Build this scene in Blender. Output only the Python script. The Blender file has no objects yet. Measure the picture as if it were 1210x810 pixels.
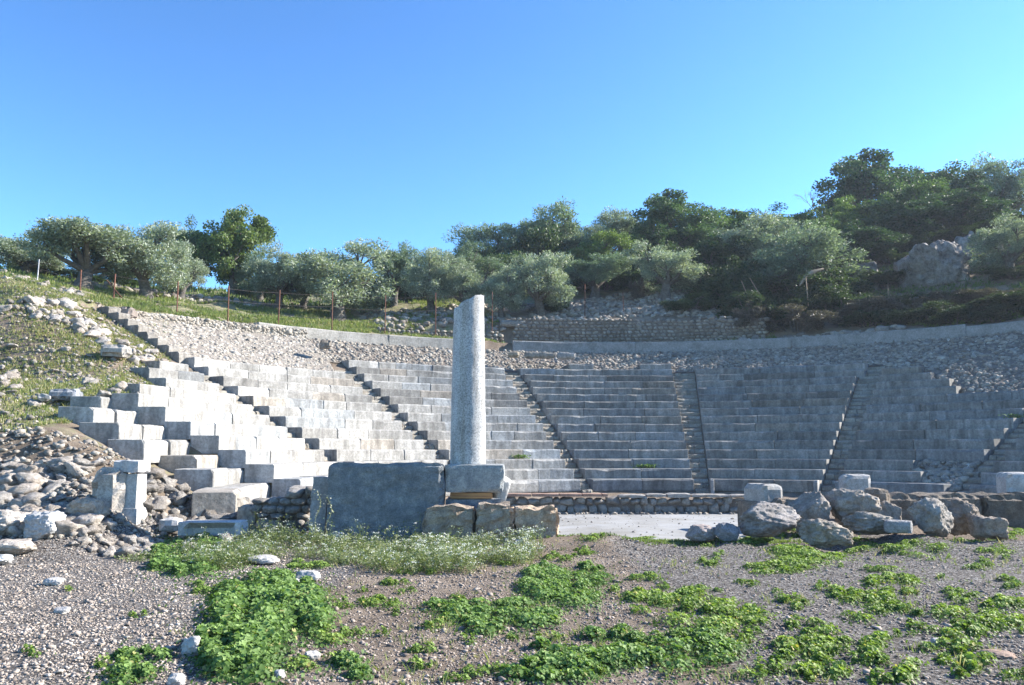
import bpy, bmesh, math, random
import numpy as np
from mathutils import Vector, Matrix, Euler

rng = np.random.default_rng(7)
random.seed(7)
SC = bpy.context.scene
COL = SC.collection

# ------------------------------------------------------------------ camera, sky, sun, exposure
F_PX, CXP, CYP, HZ = 938.7, 605.0, 405.0, 530.3      # focal length (px of a 1210 px wide picture), centre, horizon row
EYE = 1.71
PITCH = math.atan((HZ - CYP) / F_PX)
cam_d = bpy.data.cameras.new("camera")
cam = bpy.data.objects.new("camera", cam_d)
COL.objects.link(cam)
cam.location = (0, 0, EYE)
cam.rotation_euler = (math.pi / 2 + PITCH, 0, 0)
cam_d.sensor_width = 36.0
cam_d.lens = F_PX / 1210 * 36.0
cam_d.clip_start = 0.1
cam_d.clip_end = 4000
SC.camera = cam

SUN_EL, SUN_BEHIND = 29.0, 13.5                       # elevation; degrees behind the +x axis
world = bpy.data.worlds.new("World")
SC.world = world
world.use_nodes = True
nt = world.node_tree
nt.nodes.clear()
w_out = nt.nodes.new("ShaderNodeOutputWorld")
w_bg = nt.nodes.new("ShaderNodeBackground")
w_sky = nt.nodes.new("ShaderNodeTexSky")
w_sky.sky_type = 'NISHITA'
w_sky.sun_disc = False
w_sky.sun_elevation = math.radians(SUN_EL)
w_sky.sun_rotation = math.radians(90 - SUN_BEHIND)
w_sky.air_density = 1.0
w_sky.dust_density = 0.15
w_sky.ozone_density = 1.6
w_sky.altitude = 100
w_bg.inputs['Strength'].default_value = 0.086
w_wb = nt.nodes.new("ShaderNodeMix")                # camera white balance of the blue sky
w_wb.data_type = 'RGBA'; w_wb.blend_type = 'MULTIPLY'
w_wb.inputs[0].default_value = 1.0
w_wb.inputs[7].default_value = (0.43, 0.64, 0.78, 1)
w_gm = nt.nodes.new("ShaderNodeGamma")              # camera contrast of the clear sky
w_gm.inputs[1].default_value = 1.35
nt.links.new(w_sky.outputs[0], w_gm.inputs[0])
nt.links.new(w_gm.outputs[0], w_wb.inputs[6])
nt.links.new(w_wb.outputs[2], w_bg.inputs[0])
nt.links.new(w_bg.outputs[0], w_out.inputs[0])

sun_d = bpy.data.lights.new("sun", 'SUN')
sun_d.energy = 5.0
sun_d.angle = math.radians(0.5)
sun_d.color = (1.0, 0.95, 0.87)
sun = bpy.data.objects.new("sun", sun_d)
COL.objects.link(sun)
el, az = math.radians(SUN_EL), math.radians(SUN_BEHIND)
SUN_DIR = Vector((math.cos(el) * math.cos(az), math.cos(el) * math.sin(az), math.sin(el)))
sun.rotation_euler = SUN_DIR.to_track_quat('Z', 'Y').to_euler()
sun.location = (60, 20, 50)

SC.view_settings.view_transform = 'Standard'
SC.view_settings.look = 'None'
SC.view_settings.gamma = 1.0
SC.view_settings.use_curve_mapping = False
SC.view_settings.exposure = 1.62
SC.cycles.max_bounces = 6
SC.cycles.transparent_max_bounces = 4

# ------------------------------------------------------------------ numeric helpers
def ray(px, py):
    u = (px - CXP) / F_PX
    v = -(py - CYP) / F_PX
    c, s = math.cos(PITCH), math.sin(PITCH)
    return np.array([u, c - v * s, s + v * c])

def at(px, py, Y):
    """point on the pixel's ray at distance Y north of the camera"""
    d = ray(px, py)
    k = Y / d[1]
    return np.array([d[0] * k, Y, EYE + d[2] * k])

def onz(px, py, z=0.0):
    d = ray(px, py)
    k = (z - EYE) / d[2]
    return np.array([d[0] * k, d[1] * k, z])

def _hash(ix, iy, iz, seed):
    h = (ix.astype(np.int64) * 374761393 + iy.astype(np.int64) * 668265263 + iz.astype(np.int64) * 2147483647 + seed * 1274126177) & 0xffffffff
    h = ((h ^ (h >> 13)) * 1274126177) & 0xffffffff
    h = h ^ (h >> 16)
    return (h & 0xffffff) / float(0xffffff) * 2 - 1

def noise3(p, seed=0):
    p = np.asarray(p, float)
    i = np.floor(p).astype(np.int64)
    f = p - i
    f = f * f * (3 - 2 * f)
    r = 0
    for dx in (0, 1):
        for dy in (0, 1):
            for dz in (0, 1):
                w = (f[..., 0] if dx else 1 - f[..., 0]) * (f[..., 1] if dy else 1 - f[..., 1]) * (f[..., 2] if dz else 1 - f[..., 2])
                r = r + w * _hash(i[..., 0] + dx, i[..., 1] + dy, i[..., 2] + dz, seed)
    return r

def fbm(p, oct=4, seed=0, gain=0.5):
    a, s, r = 1.0, 1.0, 0
    for o in range(oct):
        r = r + a * noise3(np.asarray(p) * s + 17.3 * o, seed + o)
        a *= gain
        s *= 2.03
    return r

def fbm2(x, y, sc, oct=4, seed=0):
    return fbm(np.stack([x * sc, y * sc, np.zeros_like(x)], -1), oct, seed)

def sstep(a, b, x):
    t = np.clip((x - a) / (b - a), 0, 1)
    return t * t * (3 - 2 * t)

# ------------------------------------------------------------------ object helpers
def mesh_np(name, verts, faces=None, mats=(), smooth=False, tris=None, quads=None, tint=None, attr=None):
    me = bpy.data.meshes.new(name)
    verts = np.asarray(verts, np.float32)
    if faces is not None:
        me.from_pydata(verts.tolist(), [], faces)
    else:
        polys, n = [], 0
        loops, starts, totals = [], [], []
        if tris is not None and len(tris):
            t = np.asarray(tris, np.int32)
            loops.append(t.ravel()); starts.append(n + np.arange(len(t)) * 3); totals.append(np.full(len(t), 3)); n += t.size
        if quads is not None and len(quads):
            q = np.asarray(quads, np.int32)
            loops.append(q.ravel()); starts.append(n + np.arange(len(q)) * 4); totals.append(np.full(len(q), 4)); n += q.size
        loops = np.concatenate(loops); starts = np.concatenate(starts).astype(np.int32); totals = np.concatenate(totals).astype(np.int32)
        me.vertices.add(len(verts)); me.vertices.foreach_set('co', verts.ravel())
        me.loops.add(len(loops)); me.loops.foreach_set('vertex_index', loops.astype(np.int32))
        me.polygons.add(len(starts)); me.polygons.foreach_set('loop_start', starts); me.polygons.foreach_set('loop_total', totals)
        me.update(calc_edges=True)
    if smooth:
        me.polygons.foreach_set('use_smooth', np.ones(len(me.polygons), bool))
    if tint is not None:
        a = me.attributes.new('tint', 'FLOAT', 'POINT')
        a.data.foreach_set('value', np.asarray(tint, np.float32))
    if attr:
        for k, v in attr.items():
            a = me.attributes.new(k, 'FLOAT', 'POINT')
            a.data.foreach_set('value', np.asarray(v, np.float32))
    for m in mats:
        me.materials.append(m)
    me.update()
    return me

def link(name, me, parent=None, color=None):
    o = bpy.data.objects.new(name, me)
    COL.objects.link(o)
    if parent is not None:
        o.parent = parent
    if color is not None:
        o.color = (*color, 1)
    return o

def tag(o, label=None, cat=None, group=None, kind=None):
    if label: o['label'] = label
    if cat: o['category'] = cat
    if group: o['group'] = group
    if kind: o['kind'] = kind
    return o

def empty(name, loc, label, cat, group=None):
    o = bpy.data.objects.new(name, None)
    COL.objects.link(o)
    o.location = tuple(float(v) for v in loc)
    o.empty_display_size = 0.3
    return tag(o, label, cat, group)

class Batch:
    """collects pieces as arrays and links them as one mesh"""
    def __init__(s): s.v, s.t, s.q, s.tint, s.n = [], [], [], [], 0
    def add(s, v, t=None, q=None, tint=0.5):
        if t is not None and len(t): s.t.append(np.asarray(t) + s.n)
        if q is not None and len(q): s.q.append(np.asarray(q) + s.n)
        s.v.append(v)
        s.tint.append(np.broadcast_to(np.asarray(tint, float), (len(v),)))
        s.n += len(v)
    def mesh(s, name, mat, smooth=False):
        return mesh_np(name, np.concatenate(s.v), mats=[mat], smooth=smooth,
                       tris=np.concatenate(s.t) if s.t else None, quads=np.concatenate(s.q) if s.q else None,
                       tint=np.concatenate(s.tint))

_ico = {}
def ico(sub):
    if sub not in _ico:
        bm = bmesh.new()
        bmesh.ops.create_icosphere(bm, subdivisions=sub, radius=1)
        v = np.array([x.co[:] for x in bm.verts]); t = np.array([[q.index for q in f.verts] for f in bm.faces])
        bm.free()
        _ico[sub] = (v, t)
    return _ico[sub]

def rock_verts(sub, seed, size=(1, 1, 1), p=3.0, rough=0.12, freq=1.6, cuts=3, fine=0.03):
    v, t = ico(sub)
    r0 = np.random.default_rng(seed)
    r = 1 / (np.abs(v) ** p).sum(1) ** (1 / p)
    q = v * r[:, None]
    for _ in range(cuts):
        n = r0.normal(size=3); n /= np.linalg.norm(n)
        d = r0.uniform(0.62, 0.88)
        over = np.maximum(q @ n - d, 0)
        q = q - over[:, None] * n * 0.92
    q = q * (1 + rough * fbm(q * freq + seed * 3.1, 3, seed)[:, None])
    if fine: q = q * (1 + fine * fbm(q * freq * 4.5 + seed, 3, seed + 5)[:, None])
    q = q * (np.array(size) / 2)
    return q, t

# ------------------------------------------------------------------ materials
def new_mat(name):
    m = bpy.data.materials.new(name)
    m.use_nodes = True
    t = m.node_tree
    b = t.nodes['Principled BSDF']
    b.inputs['Roughness'].default_value = 0.9
    b.inputs['Specular IOR Level'].default_value = 0.25
    return m, t, b

def N(t, kind, **kw):
    n = t.nodes.new(kind)
    for k, v in kw.items():
        if k.startswith('i_'):
            n.inputs[k[2:]].default_value = v
        else:
            setattr(n, k, v)
    return n

def noise_node(t, vec, scale, detail=5, rough=0.6, dist=0.0):
    n = N(t, 'ShaderNodeTexNoise')
    n.inputs['Scale'].default_value = scale
    n.inputs['Detail'].default_value = detail
    n.inputs['Roughness'].default_value = rough
    n.inputs['Distortion'].default_value = dist
    if vec is not None: t.links.new(vec, n.inputs['Vector'])
    return n

def ramp(t, fac, stops):
    r = N(t, 'ShaderNodeValToRGB')
    e = r.color_ramp.elements
    while len(e) < len(stops): e.new(0.5)
    for el_, (p, c) in zip(e, stops):
        el_.position = p
        el_.color = (c, c, c, 1) if isinstance(c, (int, float)) else (*c, 1)
    t.links.new(fac, r.inputs[0])
    return r

def mixc(t, fac, a, b, blend='MIX'):
    m = N(t, 'ShaderNodeMix', data_type='RGBA', blend_type=blend)
    for s, v in ((0, fac), (6, a), (7, b)):
        if isinstance(v, (int, float)): m.inputs[s].default_value = v
        elif isinstance(v, tuple): m.inputs[s].default_value = (*v, 1)
        else: t.links.new(v, m.inputs[s])
    return m.outputs[2]

ALB = 0.78
def stone_mat(name, lo, mid, hi, scale=1.0, bump=0.4, bump_scale=14, stain=0.4, dist=0.02, objcol=True, streak=False, tint=False, spots=0.0, spot_col=(0.1, 0.09, 0.08), coord='Object'):
    m, t, b = new_mat(name)
    tc = N(t, 'ShaderNodeTexCoord')
    vec = tc.outputs[coord]
    n1 = noise_node(t, vec, 2.2 * scale, 6, 0.65, 0.3)
    lo, mid, hi = (tuple(ALB * q for q in c_) for c_ in (lo, mid, hi))
    r1 = ramp(t, n1.outputs[0], [(0.3, lo), (0.5, mid), (0.72, hi)])
    n2 = noise_node(t, vec, 17 * scale, 5, 0.7)
    r2 = ramp(t, n2.outputs[0], [(0.3, 0.62), (0.62, 1.06)])
    col = mixc(t, 1.0, r1.outputs[0], r2.outputs[0], 'MULTIPLY')
    if streak:
        mp = N(t, 'ShaderNodeMapping'); mp.inputs['Scale'].default_value = (1.7, 1.7, 0.35)
        t.links.new(vec, mp.inputs[0])
        n3 = noise_node(t, mp.outputs[0], 2.2, 5, 0.55, 0.6)
        r3 = ramp(t, n3.outputs[0], [(0.36, 1.06), (0.66, 1 - stain)])
        col = mixc(t, 1.0, col, r3.outputs[0], 'MULTIPLY')
    if spots:
        v = N(t, 'ShaderNodeTexVoronoi'); v.inputs['Scale'].default_value = 26 * scale
        t.links.new(vec, v.inputs['Vector'])
        n4 = noise_node(t, vec, 6 * scale, 3, 0.5)
        a = N(t, 'ShaderNodeMath', operation='MULTIPLY'); t.links.new(v.outputs[0], a.inputs[0]); t.links.new(n4.outputs[0], a.inputs[1])
        r4 = ramp(t, a.outputs[0], [(0.07, spots), (0.16, 0.0)])
        col = mixc(t, r4.outputs[0], col, spot_col)
    if objcol:
        oi = N(t, 'ShaderNodeObjectInfo')
        col = mixc(t, 1.0, col, oi.outputs['Color'], 'MULTIPLY')
    if tint:
        at_ = N(t, 'ShaderNodeAttribute', attribute_name='tint')
        r5 = ramp(t, at_.outputs['Fac'], [(0.0, (0.5, 0.44, 0.40)), (0.5, (0.95, 0.89, 0.83)), (0.8, (1.18, 1.12, 1.02)), (1.0, (1.45, 1.42, 1.36))])
        col = mixc(t, 1.0, col, r5.outputs[0], 'MULTIPLY')
    t.links.new(col, b.inputs['Base Color'])
    nb = noise_node(t, vec, bump_scale * scale, 8, 0.7)
    bp = N(t, 'ShaderNodeBump'); bp.inputs['Strength'].default_value = bump; bp.inputs['Distance'].default_value = dist
    t.links.new(nb.outputs[0], bp.inputs['Height'])
    t.links.new(bp.outputs[0], b.inputs['Normal'])
    return m

M = {}
M['seat'] = stone_mat('seat_limestone', (0.33, 0.32, 0.30), (0.44, 0.43, 0.41), (0.56, 0.55, 0.53), 0.8, 0.6, 12, 0.42, 0.04, streak=True, spots=0.35, spot_col=(0.17, 0.16, 0.14))
M['step'] = stone_mat('step_stone', (0.24, 0.22, 0.19), (0.36, 0.34, 0.30), (0.48, 0.46, 0.42), 1.2, 0.9, 10, 0.3, 0.05, spots=0.4)
M['rubble'] = stone_mat('rubble_stone', (0.26, 0.24, 0.22), (0.38, 0.36, 0.33), (0.52, 0.50, 0.47), 1.5, 0.8, 12, dist=0.03, objcol=False, tint=True)
M['boulder'] = stone_mat('boulder_limestone', (0.20, 0.18, 0.16), (0.39, 0.36, 0.325), (0.56, 0.525, 0.485), 1.5, 1.0, 9, dist=0.05, spots=0.5, spot_col=(0.11, 0.10, 0.09))
M['cong'] = stone_mat('conglomerate', (0.17, 0.14, 0.11), (0.30, 0.25, 0.20), (0.44, 0.38, 0.31), 2.4, 1.0, 9, dist=0.08, spots=0.7)
M['marble'] = stone_mat('weathered_marble', (0.42, 0.41, 0.40), (0.55, 0.54, 0.52), (0.66, 0.65, 0.63), 1.4, 0.5, 14, dist=0.025, spots=0.2)
M['slab'] = stone_mat('rough_grey_slab', (0.10, 0.11, 0.12), (0.155, 0.165, 0.17), (0.25, 0.255, 0.25), 2.2, 1.0, 15, dist=0.07, spots=0.55, spot_col=(0.05, 0.055, 0.06))
M['outcrop'] = stone_mat('outcrop_rock', (0.10, 0.085, 0.075), (0.30, 0.28, 0.26), (0.46, 0.44, 0.41), 1.1, 1.0, 3, dist=0.35, spots=0.8)
M['plaster'] = stone_mat('lime_mortar_wall', (0.24, 0.235, 0.225), (0.34, 0.335, 0.32), (0.43, 0.42, 0.41), 0.8, 0.7, 9, dist=0.04, spots=0.5, spot_col=(0.13, 0.12, 0.11))
M['brick'] = stone_mat('red_tile', (0.30, 0.15, 0.10), (0.42, 0.22, 0.15), (0.50, 0.30, 0.22), 2, 0.5, 20, dist=0.01)
M['mortar'] = stone_mat('earth_mortar', (0.15, 0.125, 0.10), (0.24, 0.20, 0.165), (0.33, 0.28, 0.24), 2, 1.0, 8, dist=0.05, objcol=False)

def granite():
    m, t, b = new_mat('column_granite')
    tc = N(t, 'ShaderNodeTexCoord'); vec = tc.outputs['Object']
    n = noise_node(t, vec, 34, 4, 0.8)
    r = ramp(t, n.outputs[0], [(0.36, (0.19, 0.195, 0.20)), (0.5, (0.38, 0.385, 0.39)), (0.66, (0.57, 0.57, 0.565))])
    n2 = noise_node(t, vec, 2.0, 4, 0.6)
    r2 = ramp(t, n2.outputs[0], [(0.3, 0.74), (0.7, 1.1)])
    mp = N(t, 'ShaderNodeMapping'); mp.inputs['Scale'].default_value = (5, 5, 0.5); t.links.new(vec, mp.inputs[0])
    n3 = noise_node(t, mp.outputs[0], 1.4, 5, 0.6, 0.4)
    r3 = ramp(t, n3.outputs[0], [(0.35, (0.78, 0.74, 0.68)), (0.6, (1.05, 1.05, 1.05))])
    cc = mixc(t, 1.0, r.outputs[0], r2.outputs[0], 'MULTIPLY')
    t.links.new(mixc(t, 1.0, cc, r3.outputs[0], 'MULTIPLY'), b.inputs['Base Color'])
    bp = N(t, 'ShaderNodeBump'); bp.inputs['Strength'].default_value = 0.6; bp.inputs['Distance'].default_value = 0.012
    nb = noise_node(t, vec, 40, 6, 0.7)
    t.links.new(nb.outputs[0], bp.inputs['Height']); t.links.new(bp.outputs[0], b.inputs['Normal'])
    return m
M['granite'] = granite()

def floor_mat():
    m, t, b = new_mat('orchestra_paving')
    tc = N(t, 'ShaderNodeTexCoord'); vec = tc.outputs['Object']
    n = noise_node(t, vec, 0.9, 6, 0.6, 0.5)
    r = ramp(t, n.outputs[0], [(0.3, (0.25, 0.247, 0.238)), (0.55, (0.32, 0.317, 0.31)), (0.75, (0.355, 0.352, 0.348))])
    n2 = noise_node(t, vec, 24, 5, 0.6)
    r2 = ramp(t, n2.outputs[0], [(0.3, 0.88), (0.6, 1.02)])
    n3 = noise_node(t, vec, 0.35, 7, 0.7, 0.8)
    r3 = ramp(t, n3.outputs[0], [(0.42, (1.0, 1.0, 1.0)), (0.62, (0.80, 0.77, 0.71))])
    cc = mixc(t, 1.0, r.outputs[0], r2.outputs[0], 'MULTIPLY')
    t.links.new(mixc(t, 1.0, cc, r3.outputs[0], 'MULTIPLY'), b.inputs['Base Color'])
    return m
M['floor'] = floor_mat()

def wood_mat():
    m, t, b = new_mat('plank_wood')
    tc = N(t, 'ShaderNodeTexCoord')
    mp = N(t, 'ShaderNodeMapping'); mp.inputs['Scale'].default_value = (0.6, 8, 14)
    t.links.new(tc.outputs['Object'], mp.inputs[0])
    n = noise_node(t, mp.outputs[0], 3, 5, 0.6)
    r = ramp(t, n.outputs[0], [(0.35, (0.22, 0.11, 0.05)), (0.65, (0.42, 0.24, 0.11))])
    t.links.new(r.outputs[0], b.inputs['Base Color'])
    return m
M['wood'] = wood_mat()

def plain(name, c, rough=0.8, metal=0.0):
    m, t, b = new_mat(name)
    tc = N(t, 'ShaderNodeTexCoord')
    n = noise_node(t, tc.outputs['Object'], 9, 4, 0.6)
    r = ramp(t, n.outputs[0], [(0.3, tuple(0.7 * x for x in c)), (0.7, tuple(min(1, 1.25 * x) for x in c))])
    t.links.new(r.outputs[0], b.inputs['Base Color'])
    b.inputs['Roughness'].default_value = rough
    b.inputs['Metallic'].default_value = metal
    return m
M['rust'] = plain('rusty_post', (0.13, 0.055, 0.035))
M['galv'] = plain('galvanised_post', (0.45, 0.45, 0.45), 0.5, 0.4)
M['wire'] = plain('fence_wire', (0.12, 0.10, 0.09), 0.6)
M['bark'] = stone_mat('olive_bark', (0.10, 0.085, 0.07), (0.18, 0.16, 0.14), (0.28, 0.26, 0.23), 3, 1.0, 8, dist=0.06, objcol=False)
M['drywood'] = plain('dead_wood', (0.30, 0.22, 0.15))

def leaf_mat(name, stops, trans=0.35, rough=0.55, spec=0.35, objcol=False):
    m, t, b = new_mat(name)
    a = N(t, 'ShaderNodeAttribute', attribute_name='tint')
    r = ramp(t, a.outputs['Fac'], stops)
    col = r.outputs[0]
    if objcol:
        oi = N(t, 'ShaderNodeObjectInfo')
        col = mixc(t, 1.0, col, oi.outputs['Color'], 'MULTIPLY')
    t.links.new(col, b.inputs['Base Color'])
    b.inputs['Roughness'].default_value = rough
    b.inputs['Specular IOR Level'].default_value = spec
    tr = N(t, 'ShaderNodeBsdfTranslucent')
    bc = mixc(t, 1.0, col, (1.15, 1.25, 0.6), 'MULTIPLY')
    t.links.new(bc, tr.inputs['Color'])
    mx = N(t, 'ShaderNodeMixShader'); mx.inputs[0].default_value = trans
    out = t.nodes['Material Output']
    t.links.new(b.outputs[0], mx.inputs[1]); t.links.new(tr.outputs[0], mx.inputs[2]); t.links.new(mx.outputs[0], out.inputs[0])
    return m
M['olive'] = leaf_mat('olive_leaves', [(0, (0.11, 0.14, 0.105)), (0.5, (0.205, 0.245, 0.18)), (0.85, (0.33, 0.37, 0.29)), (1, (0.46, 0.49, 0.41))], 0.3, objcol=True)
M['dark'] = leaf_mat('evergreen_leaves', [(0, (0.04, 0.065, 0.032)), (0.5, (0.075, 0.12, 0.05)), (1, (0.15, 0.20, 0.09))], 0.35, objcol=True)
M['mallow'] = leaf_mat('mallow_leaves', [(0, (0.045, 0.085, 0.02)), (0.5, (0.115, 0.19, 0.042)), (0.9, (0.26, 0.36, 0.11)), (1, (0.38, 0.35, 0.13))], 0.35, 0.55, 0.2, objcol=True)
M['weed'] = leaf_mat('pale_weed', [(0, (0.09, 0.11, 0.05)), (0.35, (0.13, 0.18, 0.06)), (0.6, (0.22, 0.25, 0.11)), (0.85, (0.38, 0.37, 0.22)), (1, (0.75, 0.75, 0.72))], 0.35, objcol=False)
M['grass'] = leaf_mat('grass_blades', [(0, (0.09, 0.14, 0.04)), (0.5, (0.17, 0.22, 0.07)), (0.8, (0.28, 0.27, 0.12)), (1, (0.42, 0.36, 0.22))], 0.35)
M['scrub'] = leaf_mat('dry_scrub', [(0, (0.05, 0.05, 0.035)), (0.5, (0.10, 0.085, 0.065)), (1, (0.18, 0.145, 0.12))], 0.2, objcol=True)

def terrain_mat():
    m, t, b = new_mat('earth_and_grass')
    g = N(t, 'ShaderNodeNewGeometry'); vec = g.outputs['Position']
    # gravel: cells of varied stone colour
    v = N(t, 'ShaderNodeTexVoronoi'); v.inputs['Scale'].default_value = 34; t.links.new(vec, v.inputs['Vector'])
    hsv = N(t, 'ShaderNodeSeparateColor'); t.links.new(v.outputs['Color'], hsv.inputs[0])
    grv = ramp(t, hsv.outputs[0], [(0.0, (0.10, 0.085, 0.075)), (0.4, (0.20, 0.175, 0.155)), (0.8, (0.32, 0.29, 0.265)), (1.0, (0.5, 0.48, 0.45))])
    v2 = N(t, 'ShaderNodeTexVoronoi'); v2.inputs['Scale'].default_value = 34; t.links.new(vec, v2.inputs['Vector'])
    gap = ramp(t, v2.outputs['Distance'], [(0.25, 1.0), (0.75, 0.35)])
    gcol = mixc(t, 1.0, grv.outputs[0], gap.outputs[0], 'MULTIPLY')
    n1 = noise_node(t, vec, 0.9, 6, 0.65, 0.4)
    soil = ramp(t, n1.outputs[0], [(0.3, (0.12, 0.09, 0.065)), (0.5, (0.22, 0.17, 0.125)), (0.7, (0.33, 0.265, 0.205))])
    n2 = noise_node(t, vec, 3.0, 6, 0.7)
    grs = ramp(t, n2.outputs[0], [(0.3, (0.10, 0.13, 0.05)), (0.48, (0.19, 0.20, 0.09)), (0.66, (0.36, 0.31, 0.19))])
    ag = N(t, 'ShaderNodeAttribute', attribute_name='gravel')
    agr = N(t, 'ShaderNodeAttribute', attribute_name='grass')
    nm = noise_node(t, vec, 2.4, 6, 0.7)
    ad = N(t, 'ShaderNodeMath', operation='ADD'); t.links.new(ag.outputs['Fac'], ad.inputs[0]); t.links.new(nm.outputs[0], ad.inputs[1])
    f1 = ramp(t, ad.outputs[0], [(0.62, 0.0), (0.85, 1.0)])
    ad2 = N(t, 'ShaderNodeMath', operation='ADD'); t.links.new(agr.outputs['Fac'], ad2.inputs[0]); t.links.new(nm.outputs[0], ad2.inputs[1])
    f2 = ramp(t, ad2.outputs[0], [(0.75, 0.0), (1.0, 1.0)])
    c = mixc(t, f1.outputs[0], soil.outputs[0], gcol)
    c = mixc(t, f2.outputs[0], c, grs.outputs[0])
    t.links.new(c, b.inputs['Base Color'])
    nb = noise_node(t, vec, 22, 8, 0.75)
    bp = N(t, 'ShaderNodeBump'); bp.inputs['Strength'].default_value = 1.0; bp.inputs['Distance'].default_value = 0.07
    t.links.new(nb.outputs[0], bp.inputs['Height'])
    t.links.new(bp.outputs[0], b.inputs['Normal'])
    return m
M['terrain'] = terrain_mat()

# ------------------------------------------------------------------ plan of the theatre
CX, CY = 5.51, 20.23          # centre of the orchestra circle
R0, TREAD, RISE, Z0 = 10.222, 0.7336, 0.37, 0.568
RW = 24.0                     # radius of the wall round the top
def Rn(n): return R0 + n * TREAD
def Zn(n): return Z0 + n * RISE
def pol(R, th):
    a = np.radians(th)
    return CX + R * np.sin(a), CY + R * np.cos(a)
def theta_at(px, n, dR=0.0, lo=-110, hi=110, dz=0.0):
    """angle at which row n is seen in picture column px"""
    th = np.linspace(lo, hi, 4001)
    x, y = pol(Rn(n) + dR, th)
    z = Zn(n) + dz - EYE
    dd = y * math.cos(PITCH) + z * math.sin(PITCH)
    u = CXP + F_PX * x / dd
    s = np.sign(u - px)
    idx = np.nonzero(s[1:] != s[:-1])[0]
    if len(idx) == 0: return float(th[np.argmin(abs(u - px))])
    i = max(idx) if px > 605 else max(idx)     # the far crossing
    return float(th[i])

HT = np.array([-64., -35, -10, 10, 20, 35, 50, 100])
HR = np.array([0., 1.55, 2, 5, 10, 20, 35, 60, 150, 400])
HZT = np.array([
    [7.3, 7.9, 8.7, 10.0, 11.6, 12.0, 12.0, 9, 5],
    [7.5, 8.2, 9.0, 10.4, 12.8, 13.6, 13.6, 11, 6],
    [7.6, 9.0, 10.2, 12.0, 15.5, 18.5, 21.0, 20, 15],
    [7.6, 9.3, 10.8, 13.0, 17.5, 21.5, 26.0, 27, 22],
    [7.6, 8.5, 9.7, 12.3, 16.5, 20.5, 24.0, 25, 22],
    [7.55, 8.2, 9.2, 11.4, 16.5, 20.0, 23.0, 24, 22],
    [7.5, 8.2, 9.4, 12.0, 17.0, 21.0, 24.0, 26, 24],
    [7.5, 8.5, 10.0, 13.0, 19.0, 24.0, 28.0, 30, 28]])
ZLY = np.array([-1000, 12.3, 14.5, 16.0, 16.7, 20.0, 25.0, 29.0, 33.0, 40.0, 50.0, 120, 400])
ZLZ = np.array([0, 0, 0.65, 1.25, 1.9, 2.75, 4.1, 5.7, 7.5, 9.2, 10.6, 10.0, 5])

HZT = np.insert(HZT, 1, np.array([7.75, 8.0, 7.62, 7.62, 7.75, 8.05, 8.05, 8.2]), axis=1)

def hill_z(th, rho):
    th = np.clip(th, HT[0], HT[-1]); rho = np.clip(rho, 0, 400)
    out = np.zeros_like(th)
    cols = np.stack([np.interp(rho.ravel(), HR, HZT[k]) for k in range(len(HT))], 0)
    ti = np.clip(np.searchsorted(HT, th.ravel()) - 1, 0, len(HT) - 2)
    f = (th.ravel() - HT[ti]) / (HT[ti + 1] - HT[ti])
    f = f * f * (3 - 2 * f)
    ar = np.arange(th.size)
    return (cols[ti, ar] * (1 - f) + cols[ti + 1, ar] * f).reshape(th.shape)

def H(x, y, detail=True):
    x = np.asarray(x, float); y = np.asarray(y, float)
    dx, dy = x - CX, y - CY
    R = np.hypot(dx, dy); th = np.degrees(np.arctan2(dx, dy))
    cone = np.where(R < 10.1, 0.0, 0.10 + (R - 10.22) * 0.504)
    cone1 = np.where(R < 11.2, 0.0, 0.10 + (R - 11.45) * 0.50)
    cone1 = np.maximum(cone1, 0)
    zl = np.interp(y, ZLY, ZLZ)
    k = 0.35
    hh = np.clip(0.5 + 0.5 * (cone1 - zl) / k, 0, 1)
    low = cone1 * (1 - hh) + zl * hh - k * hh * (1 - hh)
    m_ = sstep(-6.2, -7.4, x)
    low = np.maximum(low, 0) * (m_ + (1 - m_) * sstep(15.4, 17.0, y))
    wi = sstep(-71, -81, th)
    inner = np.where(np.abs(th) < 87, cone * (1 - wi) + np.minimum(cone, zl) * wi, low)
    hill = hill_z(th, R - RW)
    # beyond the ends of the wall the hill runs down into the side bank
    wl = sstep(-78, -65, th) * (1 - sstep(100, 118, th))
    outer = hill * wl + low * (1 - wl)
    wl2 = sstep(-70, -64.2, th) * (1 - sstep(100, 118, th))
    z = np.where(R < RW + 0.08, inner, outer * 1.0)
    del wl2
    if detail:
        rough = np.where((R < RW) & (np.abs(th) < 88) & (R > 9.8), 0.0, 1.0) * sstep(11.5, 15, y) + 0.12
        rough = np.where(R > RW, 1.0 + np.clip((R - RW) / 20, 0, 2), rough)
        rough = np.where((np.abs(th) < 88) & (R < RW), 0.02, rough)
        far = np.clip((y - 10) / 30, 0, 1)
        z = z + rough * (0.10 * fbm2(x, y, 0.7, 4, 3) + 0.05 * fbm2(x, y, 2.3, 3, 9)) + 0.012 * fbm2(x, y, 2.5, 3, 21)
    # sink the paved floor strip
    pav = (y > 15.2) & (y < 21.5) & (x > -1.3) & (x < 4.15 + (y - 15.2) * 0.40)
    z = np.where(pav, np.minimum(z, -0.03), z)
    return z

def Hs(x, y): return float(H(np.array([x]), np.array([y]))[0])

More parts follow.
